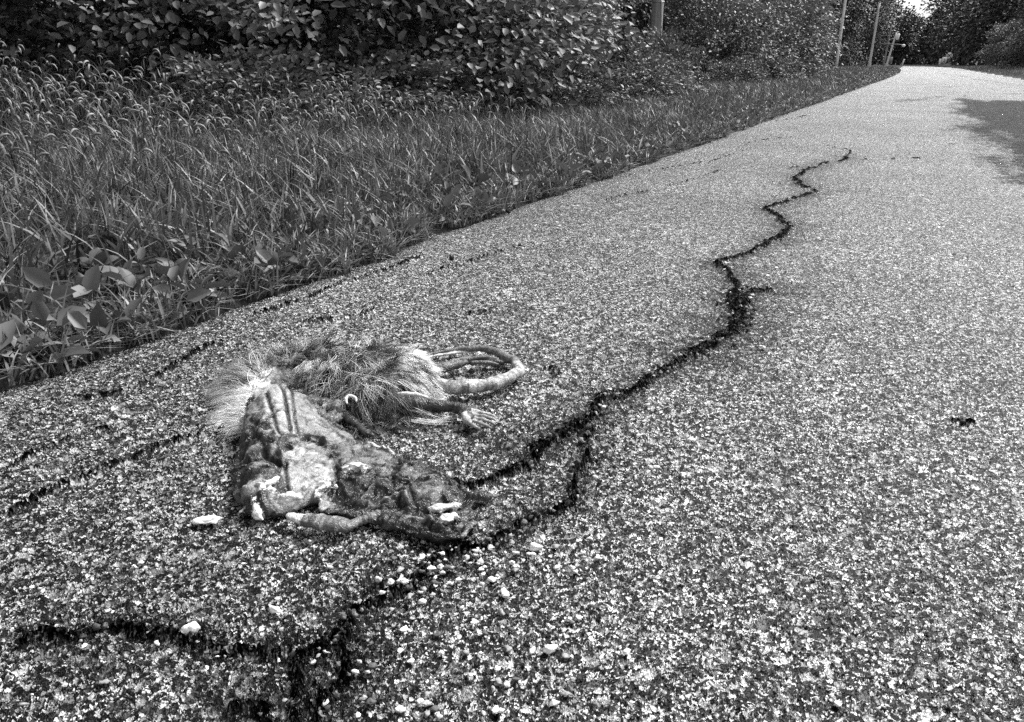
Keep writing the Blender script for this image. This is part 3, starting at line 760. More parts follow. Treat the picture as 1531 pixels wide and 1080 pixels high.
cr = [([(416,570),(424,600),(432,640),(436,662)], .0022, -.006, .02), ([(430,575),(438,605),(442,640),(446,660)], .0016, -.005, .03),
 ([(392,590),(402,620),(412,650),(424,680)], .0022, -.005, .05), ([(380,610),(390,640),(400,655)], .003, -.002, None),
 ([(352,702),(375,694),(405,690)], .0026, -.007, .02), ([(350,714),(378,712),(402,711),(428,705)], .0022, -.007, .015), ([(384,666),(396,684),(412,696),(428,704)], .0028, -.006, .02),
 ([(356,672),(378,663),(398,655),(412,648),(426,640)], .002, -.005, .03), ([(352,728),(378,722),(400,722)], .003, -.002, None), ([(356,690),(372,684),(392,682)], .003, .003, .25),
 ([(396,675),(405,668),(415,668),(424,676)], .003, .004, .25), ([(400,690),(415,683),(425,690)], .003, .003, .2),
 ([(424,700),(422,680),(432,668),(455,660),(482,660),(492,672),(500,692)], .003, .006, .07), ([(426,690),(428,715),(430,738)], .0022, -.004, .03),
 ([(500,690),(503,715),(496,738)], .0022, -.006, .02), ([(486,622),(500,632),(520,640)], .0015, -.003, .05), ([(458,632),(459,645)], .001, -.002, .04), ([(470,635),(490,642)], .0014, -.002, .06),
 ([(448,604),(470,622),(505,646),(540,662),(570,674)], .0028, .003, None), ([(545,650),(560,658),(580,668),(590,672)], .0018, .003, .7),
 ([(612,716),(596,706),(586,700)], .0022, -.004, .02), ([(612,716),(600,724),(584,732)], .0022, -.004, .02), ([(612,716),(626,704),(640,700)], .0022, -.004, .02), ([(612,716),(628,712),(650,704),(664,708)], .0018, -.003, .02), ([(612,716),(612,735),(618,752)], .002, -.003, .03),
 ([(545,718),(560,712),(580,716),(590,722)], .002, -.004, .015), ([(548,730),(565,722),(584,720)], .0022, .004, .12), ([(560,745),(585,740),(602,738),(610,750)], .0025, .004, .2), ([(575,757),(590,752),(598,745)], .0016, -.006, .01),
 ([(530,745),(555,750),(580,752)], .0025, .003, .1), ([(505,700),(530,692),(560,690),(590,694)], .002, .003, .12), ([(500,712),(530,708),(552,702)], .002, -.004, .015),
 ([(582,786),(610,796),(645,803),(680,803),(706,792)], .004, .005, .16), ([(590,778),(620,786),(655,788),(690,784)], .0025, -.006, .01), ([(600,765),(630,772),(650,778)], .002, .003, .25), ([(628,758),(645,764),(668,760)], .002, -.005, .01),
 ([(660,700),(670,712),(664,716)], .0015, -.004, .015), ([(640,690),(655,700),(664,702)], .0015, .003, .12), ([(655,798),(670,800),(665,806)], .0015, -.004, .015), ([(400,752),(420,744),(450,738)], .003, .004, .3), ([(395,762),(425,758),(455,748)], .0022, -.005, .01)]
pt = [([(374,568),(400,556),(425,566),(440,598),(455,640),(440,668),(425,670),(402,676),(388,660),(392,625),(376,596)], .37, .008),
 ([(362,610),(386,598),(398,630),(392,660),(366,664)], .20, .010), ([(364,655),(396,650),(424,665),(428,690),(424,735),(405,745),(356,768),(340,715)], .045, .010),
 ([(372,700),(398,694),(400,706),(380,708)], .22, .01), ([(360,735),(390,730),(395,742),(365,750)], .26, .01),
 ([(430,590),(450,600),(486,626),(530,652),(575,672),(600,686),(570,692),(530,680),(500,668),(486,660),(452,656),(436,640)], .24, .010),
 ([(500,660),(545,668),(600,690),(560,700),(510,695)], .16, .012),
 ([(426,700),(432,682),(445,670),(462,664),(480,669),(493,683),(498,702),(495,722),(484,737),(466,744),(446,742),(432,730),(426,715)], .36, .005),
 ([(452,668),(482,668),(492,682),(470,680)], .22, .01), ([(455,695),(466,700),(460,706)], .08, .004),
 ([(618,722),(640,712),(656,722),(660,742),(640,755),(622,748)], .12, .014), ([(632,724),(648,724),(646,740),(634,740)], .2, .010),
 ([(590,690),(640,694),(670,720),(650,716),(612,710)], .10, .012), ([(512,699),(526,694),(546,696),(530,702),(516,706)], .6, .003),
 ([(396,748),(425,738),(465,736),(490,738),(470,752),(430,765),(400,770)], .20, .006), ([(468,748),(480,742),(498,740),(496,750),(480,756)], .35, .004), ([(690,784),(712,776),(706,790),(692,794)], .35, .006)]
hh, hideO = slab(mb, hide_out, hide_ctrl, cr, pt, .016, edge=.007, amp=.0012, nscale=60, seed=1, meat=True, step=.0012)
# furred trunk
tor_out = [(352,600),(352,572),(370,552),(410,542),(450,536),(500,532),(560,534),(610,540),(645,552),(662,570),(660,586),(636,602),(606,614),(580,622),(545,626),(510,618),(480,604),(452,588),(430,575),(405,578),(385,592),(368,612)]
tor_ctrl = [(352,600,.004),(352,572,.006),(370,552,.006),(450,536,.008),(560,534,.008),(645,552,.008),(662,578,.010),(606,614,.006),(545,626,.005),(480,604,.004),(430,575,.012),(385,575,.022),(368,612,.004),
 (380,550,.024),(420,535,.036),(450,528,.042),(490,520,.048),(530,518,.050),(570,520,.050),(610,530,.044),(635,550,.034),(645,570,.026),(450,552,.036),(500,550,.044),(540,555,.044),(580,560,.042),(610,575,.032),
 (470,575,.022),(510,585,.026),(550,590,.030),(590,595,.024),(450,575,.014),(500,605,.010),(570,610,.014)]
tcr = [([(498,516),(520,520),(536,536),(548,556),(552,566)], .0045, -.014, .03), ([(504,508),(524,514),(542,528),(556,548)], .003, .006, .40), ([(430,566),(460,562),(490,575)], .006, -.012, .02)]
tpt = [([(340,610),(345,540),(420,515),(450,540),(430,570),(400,580),(370,620)], .75, .02), ([(560,505),(640,520),(650,560),(600,560)], .55, .02), ([(380,560),(450,545),(480,560),(440,566)], .45, .01)]
ht, torO = slab(mb, tor_out, tor_ctrl, tcr, tpt, .06, edge=.020, amp=.004, nscale=45, seed=20, zmin=.004, hs=1.0)
# rolled front edge of the skin above the hollow
0 and tubepx(mb, [(380,572,.036,.002),(394,568,.043,.003),(414,566,.046,.004),(434,572,.042,.0045),(450,582,.034,.005),(462,594,.024,.004)], .42, rough=.35, seed=2)
tubepx(mb, [(455,590,.012,.006),(478,602,.014,.008),(500,612,.012,.007),(512,622,.010,.007)], .07, rough=.35, seed=3)
# innards at the hollow
for i, (g, a) in enumerate([([(452,604,.014,.007),(470,600,.018,.008),(490,606,.014,.007),(505,604,.012,.006)], .10), ([(488,612,.012,.008),(500,606,.018,.009),(508,614,.010,.008),(498,628,.008,.007)], .22),
  ([(505,618,.006,.006),(520,624,.008,.006),(533,634,.006,.0065),(546,646,.005,.004),(560,652,.003,.002)], .05), ([(460,612,.010,.006),(480,620,.012,.008),(500,632,.008,.006)], .12), ([(470,590,.010,.006),(490,596,.012,.006),(515,600,.008,.005)], .06)]):
    tubepx(mb, g, a, rough=.75, seed=30+i, flat=.75)
# tail: thick at the rump, curling round to a fine tip beside the rump
def tailcol(V):
    n = fnoise(V[:, 0]*220, V[:, 1]*220, 3, 3); a = .17+.42*np.clip((n-.35)*2.6, 0, 1)
    far = np.clip((V[:, 1]-tail_mid[1])/.012, 0, 1)
    return a*(1-far)+(.11+.12*n)*far
tail_mid = W(770, 549, .008)
tailpts = [(630,572,.016,.0125),(652,577,.0128,.0128),(680,578,.0125,.0125),(710,577,.0115,.0115),(738,573,.0105,.0108),(762,564,.0095,.0100),(775,553,.009,.0092),(771,542,.009,.0088),(757,534,.0095,.0085),(740,527,.0100,.0075),(718,522,.0090,.0060),(690,522,.0070,.0045),(660,526,.0040,.0030),(634,531,.0018,.0016)]
SP = np.array([list(W(x, y, z))+[r] for x, y, z, r in tailpts]); SP = smooth_path(SP, 170); SP[:, 3] *= .88
SP[:, :2] += np.stack([vnoise(np.arange(170)*.16, np.zeros(170)), vnoise(np.arange(170)*.16, np.zeros(170)+9)], 1)*.006-.003
SP[:, 3] *= 1+.22*(vnoise(np.arange(170)*.22, np.zeros(170)+3)-.5)+.05*(rng.random(170)-.5); SP[:, 2] = np.maximum(SP[:, 2], SP[:, 3]*.95)
piece(mb, lambda: mb.tube(SP[:, :3], SP[:, 3], 18, .92), tailcol)
tubepx(mb, [(640,534,.002,.0017),(665,530,.003,.0018),(690,527,.003,.0020),(712,527,.003,.0018)], .72, rough=.2)
# other hind leg inside the curl
tubepx(mb, [(640,556,.012,.010),(660,550,.013,.011),(680,545,.012,.0095),(700,541,.010,.0075),(722,538,.009,.0080),(745,541,.006,.0055),(754,544,.004,.003)], .07, rough=.35, seed=8, flat=.8)
for i, g in enumerate([[(700,538,.014,.0035),(722,534,.015,.0032),(742,537,.010,.0025)], [(704,543,.012,.003),(724,542,.012,.003),(746,545,.006,.0022)], [(662,545,.018,.003),(690,537,.017,.003),(704,534,.014,.002)]]):
    tubepx(mb, g, .11, n=8, sub=14, rough=.3, seed=40+i)
# near hind leg and foot
tubepx(mb, [(565,596,.018,.016),(590,600,.016,.0135),(615,604,.013,.0108),(640,606,.011,.0088),(665,608,.009,.0076),(682,610,.009,.0074),(694,613,.009,.008)], .05, n=14, sub=40, rough=.12, seed=9)
piece(mb, lambda: mb.blob(W(700, 617, .0085), (.014, .011, .0075), YAW-.35, rough=.25, seed=4), .06)
piece(mb, lambda: mb.blob(W(708, 622, .0095), (.009, .006, .005), YAW-.2, rough=.5, seed=6), .3)
for g in [[(694,620,.010,.005),(698,629,.008,.0045),(706,633,.006,.0035)], [(704,614,.014,.004),(716,617,.012,.0033),(726,619,.008,.0022)]]:
    tubepx(mb, g, .45, n=9, sub=14, rough=.2)
toes = [[(712,619,.013,.0032),(724,620,.014,.0029),(734,622,.010,.0026),(741,625,.006,.0016)], [(712,622,.013,.0032),(726,624,.014,.0030),(736,627,.010,.0026),(743,631,.004,.0013)],
        [(711,625,.012,.0032),(724,628,.012,.0030),(735,631,.009,.0026),(742,636,.003,.0012)], [(708,628,.010,.0032),(720,632,.010,.0029),(730,635,.007,.0025),(737,638,.003,.0012)], [(702,629,.009,.0034),(712,634,.008,.0030),(722,637,.005,.0022),(729,638,.003,.001)]]
toes = [[(708,617,.013,.003),(722,617,.015,.0030),(734,619,.012,.0028),(743,622,.006,.0016)], [(710,621,.013,.003),(726,622,.015,.0030),(738,625,.011,.0027),(746,629,.004,.0014)], [(710,625,.012,.003),(726,628,.013,.0030),(738,632,.009,.0026),(745,636,.003,.0012)], [(708,629,.010,.003),(720,633,.011,.0030),(731,637,.008,.0025),(739,641,.003,.0012)], [(700,630,.009,.0034),(709,637,.009,.0030),(717,641,.006,.0022),(723,643,.003,.001)]]
toes = [[(700+(x-700)*.90, 628+(y-628)*.95, z*.9, r*.80) for x, y, z, r in g] for g in toes]
for g in toes: tubepx(mb, g, .34, n=9, sub=16, rough=.22)
# curled claw-like gristle, snapped bones, jaw
tubepx(mb, [(519,604,.036,.0012),(517,597,.040,.0018),(523,592,.042,.0020),(531,595,.040,.0017),(533,602,.036,.0010)], .85, n=8, rough=.15)
tubepx(mb, [(594,589,.034,.0020),(610,589,.033,.0028),(626,591,.031,.0028),(641,595,.026,.0014)], .62, n=9, rough=.25, seed=5)
tubepx(mb, [(430,770,.006,.003),(442,774,.008,.0060),(462,778,.008,.0085),(484,781,.008,.0095),(505,784,.008,.0095),(522,786,.006,.0075),(532,780,.006,.004)], lambda V: np.where(V[:, 0]-ORG[0] < (W(470,778)[0]-ORG[0]), .52, .13+.2*(fnoise(V[:, 0]*300, V[:, 1]*300, 2, 5) > .62)), n=14, sub=36, rough=.22, seed=6, flat=.6)
tubepx(mb, [(532,781,.004,.004),(550,776,.005,.0045),(572,770,.005,.005),(590,776,.004,.004)], .16, rough=.3, seed=7)
tubepx(mb, [(700,742,.004,.004),(715,743,.005,.005),(728,744,.004,.0045),(735,741,.003,.002)], .05, rough=.3, seed=7)
for i, ((x, y, z), r, a, rz) in enumerate([((432,745,.013), (.0105,.008,.006), .62, YAW+.1), ((392,730,.022), (.0035,.003,.003), .75, 0), ((405,732,.018), (.004,.003,.003), .6, .3), ((660,759,.013), (.013,.005,.0035), .62, YAW+.25), ((680,756,.013), (.006,.004,.003), .62, YAW), ((667,775,.013), (.007,.006,.0035), .66, YAW), ((678,772,.012), (.0045,.004,.003), .66, .5),
      ((481,724,.016), (.004,.003,.003), .85, 1.), ((476,698,.024), (.004,.0025,.002), .9, .8), ((502,728,.012), (.0025,.002,.002), .8, 0), ((476,741,.012), (.0035,.003,.0025), .8, 0), ((534,698,.015), (.010,.004,.003), .75, YAW), ((446,742,.010), (.004,.006,.003), .5, .4), ((410,745,.014), (.004,.006,.003), .1, .4)]):
    piece(mb, lambda: mb.blob(W(x, y, z), r, rz, 26, 16, rough=1.0 if a > .7 and i != 0 else .5, seed=i+3), a)
for i, g in enumerate([[(374,750,.010,.0020),(384,758,.008,.0030),(378,765,.006,.0015)], [(378,742,.016,.0018),(382,752,.014,.0036),(384,764,.010,.0048),(386,772,.006,.0040),(394,778,.003,.0010)], [(374,756,.006,.0016),(362,764,.004,.0018),(356,768,.003,.0008)],
      [(382,722,.024,.0010),(398,724,.024,.0022),(414,716,.022,.0030)], [(392,718,.026,.0010),(405,720,.024,.0020),(416,714,.022,.0022)], [(398,752,.012,.0016),(415,744,.014,.0026),(440,736,.012,.0014)], [(402,764,.006,.0022),(422,758,.008,.0030),(448,750,.008,.0020)],
      [(456,720,.018,.0012),(458,728,.018,.0016),(454,736,.014,.0010)], [(470,736,.013,.0020),(484,728,.014,.0022),(494,722,.012,.0014)]]):
    tubepx(mb, g, [.6,.85,.35,.8,.75,.5,.3,.85,.6][i], n=8, sub=16, rough=.25, seed=50+i)
raw = mb.build('body', None)
raw.data.transform(__import__('mathutils').Matrix.Translation((-ORG[0], -ORG[1], -ORG[2])))
md = raw.modifiers.new('r', 'REMESH'); md.mode = 'VOXEL'; md.voxel_size = .00115; md.adaptivity = 0
dg = bpy.context.evaluated_depsgraph_get(); me = bpy.data.meshes.new_from_object(raw.evaluated_get(dg)); 
raw.modifiers.clear(); raw.data = me; body = raw; body.name = 'body'; body.parent = root
nV = len(me.vertices); V = np.empty(nV*3, np.float32); me.vertices.foreach_get('co', V); V = V.reshape(-1, 3).astype(float)
SV = np.vstack(SRC_V)-ORG; SA = np.concatenate(SRC_A)
kd = KDTree(len(SV))
for i, p in enumerate(SV): kd.insert(p, i)
kd.balance()
A = np.array([SA[kd.find(p)[1]] for p in V])
# small wrinkles
N = np.empty(nV*3, np.float32); me.vertices.foreach_get('normal', N); N = N.reshape(-1, 3)
wr = fnoise(V[:, 0]*260+V[:, 2]*200, V[:, 1]*260, 3, 12)-.5
tl = np.clip((V[:, 0]-(W(560,600)[0]-ORG[0]))/.02, 0, 1)*np.clip((V[:, 1]-(W(600,640)[1]-ORG[1]))/.02, 0, 1)
wr2 = fnoise(V[:, 0]*95+V[:, 2]*80, V[:, 1]*95, 3, 15)-.5
V = V+N*(wr*.0004+wr2*(1-tl)*.0016*np.clip(V[:, 2]/.004, 0, 1))[:, None]; me.vertices.foreach_set('co', V.ravel().astype(np.float32))
a_ = me.attributes.new('alb', 'FLOAT', 'POINT'); a_.data.foreach_set('value', A.astype(np.float32))
me.polygons.foreach_set('use_smooth', np.ones(len(me.polygons), bool)); me.update()
s = NM('hide'); co = s.obj(); al = s.attr('alb')
n1 = s.noise(co, 170, 5, .7, dist=.6); n2 = s.noise(co, 45, 4, .6, dist=1.2); n3 = s.noise(co, 420, 3, .6)
col = s.math('MULTIPLY', al, s.maprange(n1, .34, .66, .5, 1.3, 'LINEAR')); col = s.math('MULTIPLY', col, s.maprange(n2, .3, .7, .65, 1.25, 'LINEAR'))
col = s.math('MINIMUM', col, .85)
vo = s.n('ShaderNodeTexVoronoi', {'Vector': co, 'Scale': 330.}, feature='DISTANCE_TO_EDGE').outputs['Distance']
hgt = s.math('ADD', s.math('MULTIPLY', n1, .8), s.math('MULTIPLY', s.maprange(vo, 0, .2), .35)); hgt = s.math('ADD', hgt, s.math('MULTIPLY', n3, .3))
rough_ = s.maprange(al, .05, .4, .27, .5, 'LINEAR')
body.data.materials.clear(); body.data.materials.append(s.set(color=col, rough=rough_, spec=.35, normal=s.bump(hgt, .0009)))
# hair
def hairs(name, Rt, D, L, rad, bend, jit, rnd, mat, nseg=6, conv=None, kc=0):
    n = len(Rt); t = np.linspace(0, 1, nseg+1)
    D = D/np.linalg.norm(D, axis=1)[:, None]
    side = np.cross(D, rng.normal(0, 1, (n, 3))); side /= np.linalg.norm(side, axis=1)[:, None]; up = np.cross(side, D)
    if conv is not None: side = np.cross(D, np.array([0, 0, 1.])); side /= np.linalg.norm(side, axis=1)[:, None]; up = np.cross(side, D)
    k = kc+rng.normal(0, jit, n); k2 = rng.normal(0, jit*.4, n)
    C = Rt[:, None]+L[:, None, None]*(D[:, None]*t[None, :, None]+side[:, None]*(k[:, None]*t**2+k2[:, None]*np.sin(t*5))[:, :, None])
    if conv is not None: C = C+.8*conv[:, None]*t[None, :, None]
    C[:, :, 2] -= (L*bend)[:, None]*t**2
    C[:, :, 2] = np.maximum(C[:, :, 2], .0012)
    r = rad[:, None]*(1-.85*t**1.5)
    V = np.zeros((n, nseg+1, 3, 3))
    for j in range(3):
        a = j*2.094; V[:, :, j] = C+r[..., None]*(math.cos(a)*side[:, None]+math.sin(a)*up[:, None])
    b = np.arange(n)*(nseg+1)*3
    q = np.array([[i*3+j, i*3+(j+1) % 3, (i+1)*3+(j+1) % 3, (i+1)*3+j] for i in range(nseg) for j in range(3)])
    return mesh(name, V.reshape(-1, 3)-ORG, (b[:, None, None]+q[None]).reshape(-1, 4), mat, root, attrs={'rnd': np.repeat(rnd, (nseg+1)*3)})
s = NM('fur'); M_FUR = s.set(color=s.ramp(s.attr('rnd'), [(0, .012), (.4, .06), (.62, .5), (.9, .86), (1, .9)]), rough=.5, spec=.4)
def inpoly(poly, n, z=.0):
    O = PX(poly, z); lo, hi = O.min(0), O.max(0); out = []
    while sum(map(len, out)) < n:
        p = rng.uniform(lo, hi, (n, 2)); out.append(p[inside(p, O)])
    return np.concatenate(out)[:n]
rt = np.array([math.cos(YAW), math.sin(YAW)]); fw = np.array([-math.sin(YAW), math.cos(YAW)])
def field(P, ctr):   # outward direction from a centre line
    a, b = np.array(W(*ctr[0])[:2]), np.array(W(*ctr[1])[:2]); ab = b-a
    t = np.clip(((P-a)@ab)/(ab@ab), 0, 1); d = P-(a+t[:, None]*ab); return d/(np.linalg.norm(d, axis=1)[:, None]+1e-5)
# pale underfur fanned out on the asphalt at the left
def fan_fur(name, poly, n, ctr, L, up, rr, rnd, z, bend=.5, rad=.00022, jit=.12, spread=.25, mix=None, clump=22, gaps=0):
    m_ = max(8, n//clump); Pc = inpoly(poly, m_, z); k = rng.integers(0, m_, n)
    if gaps:
        g_ = fnoise(Pc[:, 0]*42, Pc[:, 1]*42, 3, 7) > gaps; Pc = Pc[g_]; m_ = len(Pc); k = rng.integers(0, m_, n)
    P = Pc[k]+rng.normal(0, .0035, (n, 2))
    dc = field(Pc, ctr)+rng.normal(0, spread, Pc.shape)
    if mix is not None:
        m = rng.random(m_) < mix[1]; dc[m] = np.array(mix[0])+rng.normal(0, .35, (m.sum(), 2))
    d = dc[k]+rng.normal(0, .13, P.shape)
    def root_z(Q):
        zz = np.maximum(ht(Q[:, 0], Q[:, 1]), 0); dd, _ = segdist(Q, torO, True); ins = inside(Q, torO)
        e = np.clip(np.where(ins, dd, 0)/.020, 0, 1); return zz*np.sqrt(1-(1-e)**2)+.001
    Rt = np.column_stack([P, root_z(P)]); Rc = np.column_stack([Pc, root_z(Pc)])[k]
    uc = rng.uniform(up[0], up[1], m_); D = np.column_stack([d, uc[k]+rng.normal(0, .08, n)])
    Lc = rng.uniform(L[0], L[1], m_)[k]*rng.uniform(.75, 1.1, n); col = np.clip(rnd(m_)[k]*.65+rnd(n)*.35, 0, 1)
    kc = rng.normal(0, jit, m_)[k]
    return hairs(name, Rt, D, Lc, np.full(n, rad)*rng.uniform(.6, 1.4, n), bend, jit*.3, col, M_FUR, conv=Rc-Rt, kc=kc)
white = lambda n: np.clip(rng.normal(.95, .1, n), .5, 1)
grey = lambda n: np.where(rng.random(n) < .5, rng.uniform(.0, .35, n), rng.uniform(.6, 1, n))
dark = lambda n: np.where(rng.random(n) < .72, rng.uniform(.0, .4, n), rng.uniform(.6, .95, n))
C1 = ((430,585),(600,575))
fan_fur('underfur', [(352,606),(350,566),(372,545),(415,530),(445,540),(425,562),(388,574),(374,600),(364,622)], 9000, ((445,595),(470,585)), (.022,.050), (.05,.55), 1, white, .01, .5, rad=.00027)
fan_fur('underfur', [(395,560),(430,550),(480,554),(500,562),(470,570),(430,567)], 2600, ((430,580),(500,577)), (.012,.026), (.2,1.), 1, white, .03, .4, rad=.00027)
fan_fur('underfur', [(404,535),(450,524),(500,520),(560,524),(610,535),(650,560),(655,580),(600,600),(540,600),(500,580),(460,560),(420,550)], 9000, C1, (.010,.024), (.1,.7), 1, dark, .03, .5, jit=.3, spread=.6, clump=9, gaps=.42)
fan_fur('underfur', [(575,522),(615,528),(645,548),(655,572),(630,590),(600,572),(585,548)], 3800, ((550,570),(590,570)), (.012,.026), (.3,1.2), 1, white, .03, .4, jit=.2, rad=.00026)
fan_fur('guard_hair', [(404,538),(450,526),(500,520),(560,524),(610,535),(650,560),(655,580),(600,600),(540,604),(500,590),(460,566),(420,552)], 3000, C1, (.022,.056), (.05,1.1), 1, dark, .035, .6, rad=.00038, jit=.35, spread=.7, mix=(rt*.9-fw*.35, .4), clump=9, gaps=.46)
fan_fur('guard_hair', [(360,590),(356,560),(380,545),(430,528),(480,518),(510,530),(440,550),(400,560)], 3000, ((455,605),(500,600)), (.036,.072), (.1,.8), 1, grey, .02, .55, rad=.00036, jit=.35, spread=.35, clump=6)
fan_fur('guard_hair', [(470,575),(500,560),(540,560),(590,575),(560,596),(510,600)], 1500, ((470,555),(540,545)), (.025,.050), (.1,.9), 1, grey, .02, .6, rad=.00038, jit=.45, spread=.7, clump=5)
fan_fur('guard_hair', [(500,590),(560,592),(600,588),(600,598),(575,608),(545,614),(505,606)], 700, ((500,560),(640,560)), (.006,.012), (-.1,.6), 1, dark, .01, .8, rad=.00032, jit=.3, spread=.4, clump=8)
# pale fur on the underside edge of the hide and thin fur on the leg
P = PX([(368,560),(372,575),(366,600),(362,625),(366,648)], .004); S = smooth_path(np.column_stack([P, P[:, :1]*0]), 1500)
n = len(S); d = np.tile(-rt, (n, 1))+rng.normal(0, .35, (n, 2))
hairs('underfur', np.column_stack([S[:, :2]+rng.normal(0, .003, (n, 2)), rng.uniform(.001, .012, n)]), np.column_stack([d, rng.uniform(-.1, .4, n)]), rng.uniform(.012, .03, n), np.full(n, .00025), .4, .2, np.clip(rng.normal(.75, .2, n), 0, 1), M_FUR)
P = np.array([W(x, y, z) for x, y, z in [(540,594,.026),(560,594,.026),(600,597,.022),(640,602,.016)]]); S = smooth_path(P[:3], 300); n = len(S)
off = rng.normal(0, .0035, n); d = rt+rng.normal(0, .25, (n, 2))
hairs('guard_hair', np.column_stack([S[:, :2]+fw*off[:, None], S[:, 2]-abs(off)*.8-.002]), np.column_stack([d, rng.uniform(-.3, .25, n)]), rng.uniform(.005, .010, n), np.full(n, .0002), .3, .2, dark(n)*.6, M_FUR, 3)

# ------------------------------------------------------------------ utility poles and signs
s = NM('pole_wood'); co = s.obj(); nb = s.noise(s.n('ShaderNodeMapping', {'Vector': co, 'Scale': (30, 30, 2)}).outputs[0], 1., 5, .7)
M_POLE = s.set(color=s.ramp(nb, [(.3, .16), (.7, .36)]), rough=.85, spec=.2, normal=s.bump(nb, .01))
s = NM('pale_pole_wood'); co = s.obj(); nb = s.noise(s.n('ShaderNodeMapping', {'Vector': co, 'Scale': (20, 20, 1)}).outputs[0], 1., 4, .7)
M_POLE2 = s.set(color=s.ramp(nb, [(.3, .55), (.7, .85)]), rough=.85, spec=.2)
def plain(name, c, rough=.5, metal=0.):
    s = NM(name); n = s.noise(s.obj(), 12, 4, .6); return s.set(color=s.math('MULTIPLY', s.maprange(n, .3, .7, .8, 1.1, 'LINEAR'), c), rough=rough, metal=metal)
M_WHITE, M_GREY, M_DARK, M_STEEL = plain('white_paint', .9), plain('grey_paint', .3), plain('black_paint', .02), plain('galvanised_steel', .35, .45, .6)
def pole(px, Y, hgt, r, lean=0., mat=M_POLE, label='', x=None):
    o = empty('utility_pole', (at(px, Y), Y, -.3)); o.rotation_euler.y = lean
    b = MB(); b.tube(np.array([[0, 0, z] for z in np.linspace(0, hgt+.3, 9)]), np.linspace(r, r*.72, 9), 14); b.build('post', mat, o, smooth=True)
    return tag(o, label, 'utility pole', 'utility poles along the left verge')
def bx(name, parts, mat, parent, loc=None):
    b = MB()
    for c, d in parts: b.box(c, d)
    return b.build(name, mat, parent)
o = pole(978, 14.05, 8.5, .105, 0, M_POLE, 'thick wooden utility pole with a white tag rising out of the bushes')
bx('tag', [((.02, -.108, 1.86), (.05, .006, .035))], M_WHITE, o)
b = MB(); b.tube(smooth_path(np.array([[.085,-.075,1.72],[.092,-.075,1.6],[.102,-.075,1.40],[.112,-.078,1.28]]), 9), .012, 8); b.build('conduit', M_STEEL, o)
b = MB()
for z in (1.7,): b.tube(np.array([[.11*math.cos(a), .11*math.sin(a), z] for a in np.linspace(0, 6.28, 17)]), .006, 5)
b.build('strap', M_STEEL, o)
o = pole(1251, 50, 8.5, .082, R(-.3), M_POLE2, 'leftmost thin utility pole standing out of the bushes beyond the thick pole')
bx('crossarm', [((0, -.13, 8.1), (2.2, .09, .11))], M_POLE, o)
o = pole(1300, 78, zat(1300, 5, 78), .105, R(.6), M_POLE2, 'second thin utility pole, left of the two close together poles')
bx('insulator', [((0, 0, zat(1300, 5, 78)+.36), (.1, .1, .16))], M_STEEL, o); bx('bracket', [((.17, 0, zat(1300, 5, 78)-.1), (.14, .12, .2))], M_STEEL, o)
o = pole(1321, 115, zat(1321, 37, 115), .12, R(2.6), M_POLE, 'dark thin pole with a short crossarm beside the leaning pole')
bx('crossarm', [((.1, -.16, zat(1321, 66, 115)+.3), (2.0, .1, .12))], M_POLE, o)
o = pole(1325, 124, zat(1325, 48, 124), .14, R(8), M_POLE2, 'leaning pale pole carrying a white transformer box and lamp')
b = MB(); b.tube(np.array([[.33, -.1, 3.75], [.33, -.1, 3.85], [.33, -.1, 4.45], [.33, -.1, 4.55]]), [.12, .2, .2, .1], 14); b.build('transformer', M_WHITE, o, smooth=True)
lm = empty('lamp', (0, 0, 0)); lm.parent = o
b = MB(); b.tube(smooth_path(np.array([[.05, 0, 3.2], [.5, 0, 3.25], [1.25, 0, 3.25]]), 8), .035, 6); b.build('arm', M_STEEL, lm)
b = MB(); b.blob((1.35, 0, 3.18), (.24, .16, .17)); b.build('globe', M_WHITE, lm, smooth=True)
def letters(txt, size, loc, rot, mat, parent, name='lettering'):
    cu = bpy.data.curves.new('t', 'FONT'); cu.body = txt; cu.size = size; cu.extrude = .003; cu.align_x = 'CENTER'; cu.align_y = 'CENTER'
    to = bpy.data.objects.new('t', cu); COL.objects.link(to); dg = bpy.context.evaluated_depsgraph_get(); dg.update()
    me = bpy.data.meshes.new_from_object(to.evaluated_get(dg)); bpy.data.objects.remove(to)
    me.materials.clear(); me.materials.append(mat); me.name = name
    ob = bpy.data.objects.new(name, me); COL.objects.link(ob); ob.parent = parent; ob.location = loc; ob.rotation_euler = rot; return ob
# round crossing sign
Y = 130; x0 = at(1417, Y); o = empty('crossing_sign', (x0, Y, -.1), label='round white railroad crossing warning sign with a black X on its post', cat='sign')
b = MB(); b.tube(np.array([[0, 0, 0], [0, 0, zat(1417, 83.5, 130)+.1]]), .035, 8); b.build('post', M_STEEL, o)
zc = zat(1417, 83.5, 130)+.1
def disc(name, r0, r1, y, th, mat, parent, n=40):
    b = MB(); a = np.arange(n)/n*6.28319; V = []
    for rr, yy in ((r0, y), (r1, y), (r1, y+th), (r0, y+th)): V += [[rr*math.cos(t), yy, zc+rr*math.sin(t)] for t in a]
    Q = [(k*n+j, k*n+(j+1) % n, ((k+1) % 4)*n+(j+1) % n, ((k+1) % 4)*n+j) for k in range(4) for j in range(n)]; b.add(V, Q); return b.build(name, mat, parent)
face = disc('face', 0.001, .46, -.06, .012, M_WHITE, o)
disc('border', .425, .458, -.066, .005, M_DARK, face)
b = MB()
from mathutils import Euler
for a in (R(45), R(-45)): b.box((0, -.067 if a > 0 else -.0685, zc), (.86, .006, .11), Euler((0, a, 0)))
b.build('cross_mark', M_DARK, face)
for sx in (-1, 1): letters('R', .3, (sx*.27, -.068, zc), (math.pi/2, 0, 0), M_DARK, face)
